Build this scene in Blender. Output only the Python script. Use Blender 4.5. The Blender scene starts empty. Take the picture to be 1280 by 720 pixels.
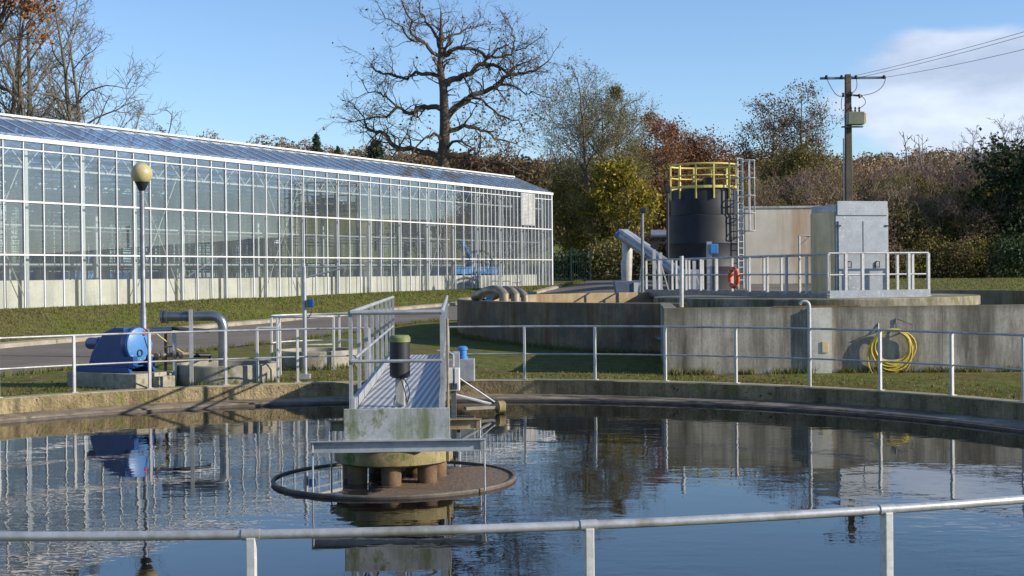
import bpy, math, random
import numpy as np
from mathutils import Vector, Matrix, noise
R = math.radians
PI = math.pi
C = bpy.context.scene.collection
SC = bpy.context.scene

# ------------------------------------------------------------------ camera
CAMZ = 2.0
F = 1700.0                                   # focal length in pixels of a 1280 px wide picture
cam = bpy.data.cameras.new('camera'); camo = bpy.data.objects.new('camera', cam); C.objects.link(camo)
cam.sensor_width = 36; cam.lens = 36*F/1280; cam.clip_start = .1; cam.clip_end = 6000
CM = Matrix.Rotation(R(90-.6), 3, 'X') @ Matrix.Rotation(R(-.56), 3, 'Z')
camo.matrix_world = Matrix.Translation((0,0,CAMZ)) @ CM.to_4x4()
SC.camera = camo
def pt(px, py, Y):
    "world point seen at a picture position, standing Y metres away"
    d = CM @ Vector(((px-640)/F, (360-py)/F, -1))
    d = d*(Y/d.y)
    return Vector((d.x, Y, CAMZ+d.z))

# ------------------------------------------------------------------ light
SUN_AZ = R(104)      # measured from +Y clockwise: the sun stands to the right, a little behind the camera
SUN_EL = R(22)
sd = Vector((math.sin(SUN_AZ)*math.cos(SUN_EL), math.cos(SUN_AZ)*math.cos(SUN_EL), math.sin(SUN_EL)))
w = bpy.data.worlds.new('World'); SC.world = w; w.use_nodes = True
nt = w.node_tree; nt.nodes.clear()
N = lambda t: nt.nodes.new(t)
wo = N('ShaderNodeOutputWorld'); bg = N('ShaderNodeBackground'); sky = N('ShaderNodeTexSky')
sky.sky_type = 'NISHITA'; sky.sun_disc = False; sky.sun_elevation = SUN_EL; sky.sun_rotation = SUN_AZ
sky.air_density = 1.0; sky.dust_density = .1; sky.ozone_density = 2.2; sky.altitude = 50
bg.inputs['Strength'].default_value = .12
tc = N('ShaderNodeTexCoord'); sep = N('ShaderNodeSeparateXYZ'); nt.links.new(tc.outputs['Generated'], sep.inputs[0])
def wm(op, a, b=None, c=None):
    n = N('ShaderNodeMath'); n.operation = op
    for i, v in enumerate((a, b, c)):
        if v is None: continue
        if isinstance(v, (int, float)): n.inputs[i].default_value = v
        else: nt.links.new(v, n.inputs[i])
    return n.outputs[0]
mp = N('ShaderNodeMapping'); mp.inputs['Scale'].default_value = (1, 1, 2.6); nt.links.new(tc.outputs['Generated'], mp.inputs[0])
cn = N('ShaderNodeTexNoise'); cn.inputs['Scale'].default_value = 5.2; cn.inputs['Detail'].default_value = 9; cn.inputs['Roughness'].default_value = .52
mp.inputs['Location'].default_value = (.62, .1, .33)
nt.links.new(mp.outputs[0], cn.inputs['Vector'])
# more cloud towards the right (+X), none high up in the left
bias = wm('MULTIPLY_ADD', sep.outputs[0], .9, -.27)
bias = wm('MINIMUM', bias, .03)
bias = wm('MAXIMUM', bias, -.17)
el = wm('ABSOLUTE', wm('SUBTRACT', sep.outputs[2], .115))
bias = wm('MULTIPLY_ADD', el, -1.1, bias)
dx_ = wm('MULTIPLY', wm('SUBTRACT', sep.outputs[0], .315), 7.5); dz_ = wm('MULTIPLY', wm('SUBTRACT', sep.outputs[2], .112), 15)
blob = wm('SUBTRACT', 1.0, wm('SQRT', wm('ADD', wm('MULTIPLY', dx_, dx_), wm('MULTIPLY', dz_, dz_))))
blob = wm('MULTIPLY', wm('MAXIMUM', blob, 0.0), .62)
cv = wm('ADD', wm('ADD', cn.outputs['Fac'], bias), blob)
mr = N('ShaderNodeMapRange'); mr.interpolation_type = 'SMOOTHSTEP'
mr.inputs['From Min'].default_value = .53; mr.inputs['From Max'].default_value = .70; mr.inputs['To Max'].default_value = .9
nt.links.new(cv, mr.inputs['Value'])
cn2 = N('ShaderNodeTexNoise'); cn2.inputs['Scale'].default_value = 9; cn2.inputs['Detail'].default_value = 6
nt.links.new(mp.outputs[0], cn2.inputs['Vector'])
cr = N('ShaderNodeValToRGB'); cr.color_ramp.elements[0].position = .35; cr.color_ramp.elements[1].position = .62
cr.color_ramp.elements[0].color = (3.3, 3.9, 5.1, 1); cr.color_ramp.elements[1].color = (5.7, 6.3, 7.4, 1)
nt.links.new(cn2.outputs['Fac'], cr.inputs[0])
mx = N('ShaderNodeMixRGB'); nt.links.new(mr.outputs[0], mx.inputs[0]); tint = N('ShaderNodeMixRGB'); tint.blend_type = 'MULTIPLY'; tint.inputs[0].default_value = 1; tint.inputs[2].default_value = (.88,.98,1.17,1); nt.links.new(sky.outputs[0], tint.inputs[1]); nt.links.new(tint.outputs[0], mx.inputs[1]); nt.links.new(cr.outputs[0], mx.inputs[2])
nt.links.new(mx.outputs[0], bg.inputs[0]); nt.links.new(bg.outputs[0], wo.inputs[0])
sl = bpy.data.lights.new('sun', 'SUN'); so = bpy.data.objects.new('sun', sl); C.objects.link(so)
sl.energy = 4.8; sl.angle = R(.5); sl.color = (1, .9, .76)
so.rotation_euler = sd.to_track_quat('Z', 'Y').to_euler()
SC.view_settings.view_transform = 'Standard'; SC.view_settings.look = 'None'
SC.view_settings.gamma = 1; SC.view_settings.exposure = 0.40
SC.render.engine = 'CYCLES'
SC.cycles.max_bounces = 10; SC.cycles.transparent_max_bounces = 40; SC.cycles.caustics_reflective = False; SC.cycles.caustics_refractive = False

# ------------------------------------------------------------------ materials
def new_mat(name):
    m = bpy.data.materials.new(name); m.use_nodes = True
    return m, m.node_tree, m.node_tree.nodes['Principled BSDF']
def ramp(t, fac, stops):
    r = t.nodes.new('ShaderNodeValToRGB'); e = r.color_ramp.elements
    while len(e) < len(stops): e.new(.5)
    for i, (p, c) in enumerate(stops): e[i].position = p; e[i].color = (*c, 1)
    t.links.new(fac, r.inputs[0]); return r.outputs[0]
def noise_n(t, scale, detail=5, rough=.6, vec=None, stretch=None, coord='Object'):
    n = t.nodes.new('ShaderNodeTexNoise'); n.inputs['Scale'].default_value = scale
    n.inputs['Detail'].default_value = detail; n.inputs['Roughness'].default_value = rough
    tcx = t.nodes.new('ShaderNodeTexCoord'); src = tcx.outputs[coord]
    if stretch:
        mpx = t.nodes.new('ShaderNodeMapping'); mpx.inputs['Scale'].default_value = stretch
        t.links.new(src, mpx.inputs[0]); src = mpx.outputs[0]
    t.links.new(src, n.inputs['Vector']); return n.outputs['Fac']
def mixc(t, fac, a, b, mode='MIX'):
    m = t.nodes.new('ShaderNodeMixRGB'); m.blend_type = mode
    for i, v in ((0, fac), (1, a), (2, b)):
        if isinstance(v, (int, float)): m.inputs[i].default_value = v
        elif isinstance(v, tuple): m.inputs[i].default_value = (*v, 1)
        else: t.links.new(v, m.inputs[i])
    return m.outputs[0]
def mathn(t, op, a, b=None):
    n = t.nodes.new('ShaderNodeMath'); n.operation = op
    for i, v in enumerate((a, b)):
        if v is None: continue
        if isinstance(v, (int, float)): n.inputs[i].default_value = v
        else: t.links.new(v, n.inputs[i])
    return n.outputs[0]
def bump(t, b, h, strength, dist=.02):
    n = t.nodes.new('ShaderNodeBump'); n.inputs['Strength'].default_value = strength; n.inputs['Distance'].default_value = dist
    t.links.new(h, n.inputs['Height']); t.links.new(n.outputs[0], b.inputs['Normal'])
def worn(name, base, dark, scale=3, rough=.5, metal=0, spread=(.35, .65), streak=None, moss=None, mossamt=.6, bmp=.25, fine=40, bdist=.01, speck=None):
    "a base colour with darker wear, optional vertical streaks, moss patches and specks"
    m, t, b = new_mat(name)
    f = noise_n(t, scale, 7, .65)
    col = ramp(t, f, [(spread[0], dark), (spread[1], base)])
    if streak:
        if len(streak) > 2:
            s2 = noise_n(t, 5.5, 7, .8, stretch=(1, 1, .09)); s3 = noise_n(t, 30, 3, .6, stretch=(1, 1, .3))
            col = mixc(t, streak[2], col, ramp(t, s2, [(.36, (.30,.28,.25)), (.56, (1.1,1.1,1.1))]), 'MULTIPLY')
            col = mixc(t, streak[2]*.5, col, ramp(t, s3, [(.34, (.4,.4,.4)), (.5, (1,1,1))]), 'MULTIPLY')
        s = noise_n(t, streak[1], 5, .7, stretch=(1, 1, .12))
        col = mixc(t, ramp(t, s, [(.48, (0,0,0)), (.68, (1,1,1))]), col, streak[0])
    if moss:
        g = noise_n(t, scale*.8+.7, 9, .75, stretch=(1.1, 1.1, .8))
        col = mixc(t, ramp(t, g, [(mossamt-.04, (0,0,0)), (mossamt+.06, (1,1,1))]), col, moss)
    fn = noise_n(t, fine, 4, .7)
    col = mixc(t, .35, col, ramp(t, fn, [(.3, (.35,.35,.35)), (.7, (1,1,1))]), 'MULTIPLY')
    if speck:
        sp = noise_n(t, speck[1], 3, .8)
        col = mixc(t, ramp(t, sp, [(.6, (0,0,0)), (.68, (1,1,1))]), col, speck[0])
    t.links.new(col, b.inputs['Base Color'])
    b.inputs['Metallic'].default_value = metal
    rr = mathn(t, 'MULTIPLY_ADD', f, -.25); t.nodes[-1].inputs[2].default_value = rough+.14
    t.links.new(rr, b.inputs['Roughness'])
    if bmp: bump(t, b, fn, bmp, bdist)
    return m
M = {}
M['galv'] = worn('galvanised_steel', (.50,.52,.54), (.33,.35,.37), 6, .45, .35, bmp=.1)
M['galv_dark'] = worn('dull_galvanised_steel', (.26,.28,.30), (.16,.17,.19), 6, .5, .5, bmp=.1)
M['alu'] = worn('aluminium_sheet', (.40,.425,.46), (.27,.295,.325), 2.2, .42, .55, bmp=.08, speck=((.52,.55,.6), 13))
M['rail'] = worn('aluminium_rail', (.56,.57,.58), (.40,.41,.42), 8, .42, .3, bmp=.08, streak=((.30,.29,.26), 3))
M['postw'] = worn('pale_post', (.68,.68,.66), (.50,.50,.48), 5, .5, .05, bmp=.1, streak=((.40,.38,.32), 4))
M['white'] = worn('white_paint', (.80,.80,.79), (.66,.66,.65), 3, .4, 0, bmp=.05)
M['whiteold'] = worn('old_white_paint', (.62,.62,.60), (.42,.42,.40), 3, .5, 0, bmp=.1, streak=((.30,.28,.22), 3))
M['bridge'] = worn('bridge_steel', (.46,.48,.49), (.30,.32,.33), 4, .5, .15, moss=(.16,.19,.07), mossamt=.66, bmp=.1)
M['fascia'] = worn('algae_stained_fascia', (.50,.52,.51), (.36,.38,.37), 4, .55, 0, moss=(.17,.19,.08), mossamt=.57, bmp=.15, streak=((.17,.20,.09), 5))
M['curb'] = worn('exposed_aggregate_curb', (.50,.40,.22), (.24,.185,.095), 1.6, .9, 0, streak=((.11,.085,.045), 2.2, .4), moss=(.20,.20,.05), mossamt=.58, bmp=1.0, fine=17, bdist=.05, speck=((.07,.055,.035), 9))
M['curbtop'] = worn('curb_coping', (.42,.36,.22), (.25,.21,.12), 2, .9, 0, moss=(.19,.20,.06), mossamt=.57, bmp=.6, fine=30)
M['ledge'] = worn('wet_ledge', (.36,.29,.21), (.12,.09,.06), 1.1, .62, 0, moss=(.10,.085,.05), mossamt=.55, bmp=.2, fine=14)
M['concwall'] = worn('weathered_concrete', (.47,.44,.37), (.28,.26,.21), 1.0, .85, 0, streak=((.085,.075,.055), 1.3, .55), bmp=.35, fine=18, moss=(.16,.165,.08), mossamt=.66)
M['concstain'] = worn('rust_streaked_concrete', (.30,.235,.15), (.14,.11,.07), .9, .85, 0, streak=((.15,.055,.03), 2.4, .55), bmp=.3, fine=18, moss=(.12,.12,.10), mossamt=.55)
M['concwarm'] = worn('warm_concrete', (.42,.33,.19), (.26,.19,.10), 1.3, .85, 0, streak=((.20,.12,.05), 1.2), bmp=.4, fine=18)
M['conclight'] = worn('pale_concrete', (.72,.69,.60), (.60,.57,.49), 1.4, .85, 0, bmp=.2, fine=14, streak=((.44,.42,.36), 1.2))
M['concpad'] = worn('pad_concrete', (.42,.39,.31), (.24,.22,.16), 2.4, .9, 0, moss=(.14,.14,.06), mossamt=.6, bmp=.5, fine=26)
M['slab'] = worn('mossy_slab', (.42,.38,.27), (.20,.18,.11), 1.2, .9, 0, streak=((.07,.06,.035), 2.0, .6), moss=(.16,.16,.06), mossamt=.55, bmp=.4, fine=18)
M['pedestal'] = worn('mossy_pedestal', (.36,.29,.14), (.18,.15,.07), 3, .9, 0, moss=(.10,.13,.03), mossamt=.55, bmp=.5)
M['pillar'] = worn('brown_pillar', (.20,.12,.06), (.08,.05,.03), 4, .8, 0, bmp=.5)
M['blue'] = worn('blue_enamel', (.018,.075,.27), (.014,.06,.22), 2, .33, 0, bmp=.04)
M['bluelight'] = worn('light_blue_cover', (.09,.27,.60), (.07,.22,.50), 2, .35, 0, bmp=.04)
M['bluebox'] = worn('blue_plastic', (.07,.28,.62), (.05,.2,.5), 3, .4, 0, bmp=.04)
M['black'] = worn('black_plastic', (.022,.024,.028), (.014,.015,.017), 3, .5, 0, bmp=.1)
M['silo'] = worn('black_polyethylene', (.015,.017,.022), (.009,.010,.013), .8, .62, 0, bmp=.06)
M['yellow'] = worn('yellow_paint', (.78,.66,.16), (.62,.50,.10), 4, .45, 0, bmp=.05)
M['hose'] = worn('yellow_hose', (.72,.55,.07), (.50,.36,.04), 7, .5, 0, bmp=.1)
M['orange'] = worn('lifebuoy_orange', (.78,.10,.02), (.6,.07,.015), 4, .5, 0, bmp=.05)
M['rust'] = worn('rusted_steel', (.36,.19,.07), (.16,.08,.04), 5, .85, 0, bmp=.5)
M['rimdark'] = worn('dark_stained_rim', (.17,.14,.11), (.09,.07,.05), 5, .7, 0, bmp=.4)
M['rustpole'] = worn('rusty_yellow_pole', (.42,.36,.22), (.25,.18,.10), 6, .7, 0, bmp=.3)
M['cream'] = worn('cream_panel', (.86,.68,.38), (.66,.50,.27), 1.4, .5, 0, streak=((.30,.23,.13), 1.2), bmp=.1)
M['container'] = worn('faded_container', (.78,.73,.62), (.62,.55,.44), .5, .55, 0, streak=((.50,.33,.19), .6), bmp=.1)
M['pipegrey'] = worn('stainless_pipe', (.30,.32,.34), (.20,.215,.23), 3, .32, .75, bmp=.04)
M['pipebrown'] = worn('dirty_steel_pipe', (.38,.33,.25), (.22,.18,.13), 3, .45, .4, bmp=.2)
M['pole'] = worn('utility_pole_concrete', (.17,.14,.10), (.09,.075,.055), 1.2, .85, 0, streak=((.07,.065,.06), 1), bmp=.3)
M['trafo'] = worn('olive_grey_steel', (.30,.30,.20), (.20,.2,.14), 2, .5, .1, bmp=.1)
M['wire'] = worn('cable', (.05,.05,.055), (.03,.03,.035), 5, .6, 0, bmp=0)
M['fence'] = worn('dark_green_fence', (.018,.045,.032), (.012,.03,.022), 3, .5, 0, bmp=.05)
M['lampg'] = worn('lamp_globe', (.62,.54,.30), (.48,.41,.20), 3, .3, 0, bmp=.03)
M['kerb'] = worn('kerb_stone', (.40,.36,.28), (.25,.22,.16), 2, .9, 0, moss=(.14,.15,.05), mossamt=.6, bmp=.5)
M['lime'] = worn('green_cap', (.24,.28,.11), (.16,.19,.07), 8, .5, 0, bmp=.1)
M['red'] = worn('red_badge', (.5,.03,.02), (.4,.02,.02), 8, .5, 0, bmp=0)
M['whiteblock'] = worn('grey_bin', (.16,.20,.26), (.1,.13,.18), 3, .6, 0, bmp=.1)
M['roofrail'] = worn('glazing_bar_white', (.78,.79,.80), (.66,.67,.68), 3, .4, 0, bmp=0)
M['column'] = worn('greenhouse_column', (.50,.53,.54), (.38,.41,.42), 3, .45, .2, bmp=0)

# formwork joints and tie holes cast into the basin wall
m = M['concwall']; t = m.node_tree; b = t.nodes['Principled BSDF']; old = b.inputs['Base Color'].links[0].from_socket
tcx = t.nodes.new('ShaderNodeTexCoord'); sx = t.nodes.new('ShaderNodeSeparateXYZ'); t.links.new(tcx.outputs['Object'], sx.inputs[0])
fx = mathn(t, 'FRACT', mathn(t, 'MULTIPLY', sx.outputs[0], .41)); jl = mathn(t, 'LESS_THAN', fx, .007)
hx = mathn(t, 'SUBTRACT', mathn(t, 'FRACT', mathn(t, 'MULTIPLY', sx.outputs[0], .82)), .5); hz = mathn(t, 'SUBTRACT', sx.outputs[2], .62)
hd = mathn(t, 'ADD', mathn(t, 'MULTIPLY', mathn(t, 'MULTIPLY', hx, hx), 1.49), mathn(t, 'MULTIPLY', hz, hz)); hl = mathn(t, 'LESS_THAN', hd, .0012)
fz = mathn(t, 'SUBTRACT', sx.outputs[2], 1.10); tp_ = mathn(t, 'MULTIPLY', mathn(t, 'MAXIMUM', fz, 0.0), 3.2)
tn = mathn(t, 'MULTIPLY', tp_, noise_n(t, 3.5, 5, .7, stretch=(1,1,.2)))
col = mixc(t, mathn(t, 'MULTIPLY', jl, .6), old, (.10,.09,.07)); col = mixc(t, mathn(t, 'MULTIPLY', hl, .5), col, (.14,.12,.10)); col = mixc(t, mathn(t, 'MINIMUM', mathn(t, 'MULTIPLY', tn, 2.2), .75), col, (.10,.09,.05))
t.links.new(col, b.inputs['Base Color'])
# asphalt
m, t, b = new_mat('asphalt'); M['asphalt'] = m
f = noise_n(t, .5, 6, .6); fn = noise_n(t, 60, 3, .6)
col = ramp(t, f, [(.35, (.125,.104,.082)), (.65, (.185,.155,.122))])
col = mixc(t, .5, col, ramp(t, fn, [(.3, (.5,.5,.5)), (.7, (1.3,1.3,1.3))]), 'MULTIPLY')
t.links.new(col, b.inputs['Base Color']); b.inputs['Roughness'].default_value = .85; bump(t, b, fn, .4, .01)
# grass ground
m, t, b = new_mat('grass_ground'); M['ground'] = m
f1 = noise_n(t, .55, 8, .68); f2 = noise_n(t, 3.2, 7, .75); f3 = noise_n(t, 26, 4, .8)
def grass_col(t, f1, f2):
    c1 = ramp(t, f2, [(.30, (.075,.090,.018)), (.50, (.150,.178,.034)), (.68, (.25,.225,.075))])
    c2 = ramp(t, f2, [(.35, (.11,.08,.035)), (.65, (.23,.175,.085))])
    return mixc(t, ramp(t, f1, [(.46, (0,0,0)), (.62, (.8,.8,.8))]), c1, c2)
col = grass_col(t, f1, f2)
col = mixc(t, .55, col, ramp(t, f3, [(.3, (.35,.35,.35)), (.7, (1.2,1.2,1.2))]), 'MULTIPLY')
t.links.new(col, b.inputs['Base Color']); b.inputs['Roughness'].default_value = .95; b.inputs['Specular IOR Level'].default_value = .15
bump(t, b, f3, .9, .06)
# water
def water_mat(name, base, s1, d1):
    m, t, b = new_mat(name)
    b.inputs['Base Color'].default_value = (*base, 1); b.inputs['Roughness'].default_value = .015; b.inputs['IOR'].default_value = 1.42
    a = noise_n(t, 2.6, 3, .5, stretch=(.55, 1.0, 1)); c = noise_n(t, 7.5, 2, .5, stretch=(.7, 1.0, 1)); g = noise_n(t, .28, 3, .5)
    amp = ramp(t, g, [(.40, (.15,.15,.15)), (.62, (1,1,1))])
    h = mathn(t, 'ADD', mathn(t, 'MULTIPLY', a, 1.0), mathn(t, 'MULTIPLY', c, .30))
    h = mathn(t, 'MULTIPLY', h, amp)
    bump(t, b, h, s1, d1)
    return m
M['water'] = water_mat('tank_water', (.007,.007,.007), .45, .011)
M['water2'] = water_mat('basin_water', (.03,.026,.018), .4, .01)
# foam and sludge within the centre ring
m, t, b = new_mat('scum'); M['scum'] = m
f1 = noise_n(t, 1.3, 6, .65); f2 = noise_n(t, 26, 5, .75)
tcx = t.nodes.new('ShaderNodeTexCoord'); sx = t.nodes.new('ShaderNodeSeparateXYZ'); t.links.new(tcx.outputs['Object'], sx.inputs[0])
wet = mathn(t, 'ADD', mathn(t, 'SUBTRACT', mathn(t, 'MULTIPLY', sx.outputs[0], .34), mathn(t, 'MULTIPLY', sx.outputs[1], .20)), mathn(t, 'MULTIPLY', f1, .9))
mask = ramp(t, wet, [(.49, (0,0,0)), (.56, (1,1,1))])
dry = ramp(t, f2, [(.3, (.07,.045,.025)), (.52, (.17,.115,.07)), (.72, (.40,.31,.22))])
t.links.new(mixc(t, mask, (.02,.02,.02), dry), b.inputs['Base Color'])
rr = ramp(t, wet, [(.49, (.02,.02,.02)), (.57, (.6,.6,.6))]); t.links.new(rr, b.inputs['Roughness'])
bump(t, b, mathn(t, 'MULTIPLY', f2, mask), .9, .03)
# glass
def glass_mat(name, dust, tint, boost, add, rough=.0):
    m = bpy.data.materials.new(name); m.use_nodes = True; t = m.node_tree; t.nodes.clear()
    o = t.nodes.new('ShaderNodeOutputMaterial'); tr = t.nodes.new('ShaderNodeBsdfTransparent'); tr.inputs[0].default_value = (*tint, 1)
    gl = t.nodes.new('ShaderNodeBsdfGlossy'); gl.inputs['Roughness'].default_value = rough; gl.inputs[0].default_value = (.92,.96,1,1)
    fr = t.nodes.new('ShaderNodeFresnel'); fr.inputs[0].default_value = 1.5
    fac = mathn(t, 'ADD', mathn(t, 'MULTIPLY', fr.outputs[0], boost), add)
    ms = t.nodes.new('ShaderNodeMixShader'); t.links.new(fac, ms.inputs[0]); t.links.new(tr.outputs[0], ms.inputs[1]); t.links.new(gl.outputs[0], ms.inputs[2])
    df = t.nodes.new('ShaderNodeBsdfDiffuse'); df.inputs[0].default_value = (.62,.68,.68,1)
    nn = noise_n(t, 1.1, 5, .6, stretch=(1,1,.5))
    dm = mathn(t, 'MULTIPLY', ramp(t, nn, [(.35, (.35,.35,.35)), (.7, (1,1,1))]), dust)
    m2 = t.nodes.new('ShaderNodeMixShader'); t.links.new(dm, m2.inputs[0]); t.links.new(ms.outputs[0], m2.inputs[1]); t.links.new(df.outputs[0], m2.inputs[2])
    t.links.new(m2.outputs[0], o.inputs[0]); return m
M['glass'] = glass_mat('greenhouse_glass', .09, (.93,.97,.98), 1.4, .06)
M['roofglass'] = glass_mat('roof_glass', .08, (.74,.82,.92), 1.1, .07, .05)
# grating
m, t, b = new_mat('steel_grating'); M['grate'] = m
tcx = t.nodes.new('ShaderNodeTexCoord'); mpx = t.nodes.new('ShaderNodeMapping'); mpx.inputs['Scale'].default_value = (13, 9, 1)
t.links.new(tcx.outputs['Object'], mpx.inputs[0])
vr = t.nodes.new('ShaderNodeTexVoronoi'); vr.voronoi_dimensions = '2D'; vr.inputs['Scale'].default_value = 1; vr.inputs['Randomness'].default_value = 0; t.links.new(mpx.outputs[0], vr.inputs['Vector'])
hole = ramp(t, vr.outputs['Distance'], [(.30, (.03,.03,.03)), (.38, (.66,.66,.65))])
t.links.new(hole, b.inputs['Base Color']); b.inputs['Roughness'].default_value = .5; b.inputs['Metallic'].default_value = .3
bump(t, b, hole, .6, .02)
# bark + leaves
M['bark'] = worn('dark_bark', (.14,.105,.075), (.07,.052,.038), 6, .9, 0, moss=(.10,.10,.04), mossamt=.6, bmp=.6, fine=14)
M['barkpale'] = worn('pale_bark', (.22,.19,.14), (.11,.095,.07), 4, .9, 0, moss=(.14,.14,.07), mossamt=.62, bmp=.5, fine=14)
M['barkred'] = worn('reddish_twigs', (.14,.085,.06), (.08,.05,.04), 4, .9, 0, bmp=.3)
M['barkgrey'] = worn('silvery_dead_wood', (.36,.33,.29), (.22,.2,.17), 4, .9, 0, bmp=.3)
def leaf_mat(name, cols, trans=.25, patch=None):
    m, t, b = new_mat(name)
    g = t.nodes.new('ShaderNodeNewGeometry'); n = len(cols)
    col = ramp(t, g.outputs['Random Per Island'], [(i/(n-1) if n > 1 else 0, c) for i, c in enumerate(cols)])
    if patch:
        f = noise_n(t, patch[1], 4, .6)
        col = mixc(t, ramp(t, f, [(patch[2]-.05, (0,0,0)), (patch[2]+.07, (1,1,1))]), col, ramp(t, g.outputs['Random Per Island'], [(0, tuple(.6*x for x in patch[0])), (1, tuple(1.15*x for x in patch[0]))]))
    t.links.new(col, b.inputs['Base Color']); b.inputs['Roughness'].default_value = .7; b.inputs['Specular IOR Level'].default_value = .2
    tl = t.nodes.new('ShaderNodeBsdfTranslucent'); t.links.new(col, tl.inputs[0])
    ms = t.nodes.new('ShaderNodeMixShader'); ms.inputs[0].default_value = trans
    t.links.new(b.outputs[0], ms.inputs[1]); t.links.new(tl.outputs[0], ms.inputs[2])
    t.links.new(ms.outputs[0], t.nodes['Material Output'].inputs[0]); return m
M['l_yellow'] = leaf_mat('yellow_leaves', [(.13,.12,.02), (.30,.24,.03), (.42,.31,.03), (.16,.17,.04)])
M['l_olive'] = leaf_mat('olive_leaves', [(.11,.115,.035), (.17,.155,.045), (.21,.16,.06), (.10,.085,.035)])
M['l_russet'] = leaf_mat('russet_leaves', [(.20,.095,.05), (.29,.14,.065), (.24,.12,.07), (.15,.085,.05)])
M['l_orange'] = leaf_mat('orange_leaves', [(.36,.14,.03), (.25,.10,.03), (.42,.20,.05)])
M['l_brown'] = leaf_mat('brown_leaves', [(.19,.12,.06), (.13,.085,.05), (.24,.15,.06), (.14,.12,.05)])
M['l_pale'] = leaf_mat('pale_yellow_green_leaves', [(.25,.24,.07), (.34,.29,.07), (.20,.22,.07), (.30,.22,.09)], .35)
M['l_ever'] = leaf_mat('evergreen_leaves', [(.022,.04,.016), (.035,.06,.024), (.05,.07,.03)])
M['l_pine'] = leaf_mat('pine_needles', [(.03,.06,.035), (.045,.08,.045), (.06,.09,.05)])
M['l_thicket'] = leaf_mat('thicket_leaves', [(.27,.185,.125), (.18,.13,.09), (.31,.20,.13), (.20,.16,.08)], .3, ((.23,.22,.045), .16, .50))
M['l_twig'] = leaf_mat('thicket_twigs', [(.28,.19,.15), (.20,.14,.11), (.34,.25,.20)], .1)
M['l_wood'] = leaf_mat('woodland_leaves', [(.27,.165,.10), (.20,.14,.09), (.32,.18,.09), (.22,.19,.09)], .15, ((.06,.075,.035), .02, .60))
M['l_grass'] = leaf_mat('grass_blades', [(.07,.095,.018), (.12,.145,.03), (.16,.16,.05), (.09,.11,.02), (.20,.17,.08)], .3)

m = M['l_grass']; t = m.node_tree; b = t.nodes['Principled BSDF']
old = b.inputs['Base Color'].links[0].from_socket
gc = grass_col(t, noise_n(t, .55, 8, .68), noise_n(t, 3.2, 7, .75))
col = mixc(t, .62, old, gc); col = mixc(t, .18, col, (.26,.24,.09))
t.links.new(col, b.inputs['Base Color'])
for nd in t.nodes:
    if nd.type == 'BSDF_TRANSLUCENT': t.links.new(col, nd.inputs[0])
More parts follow.
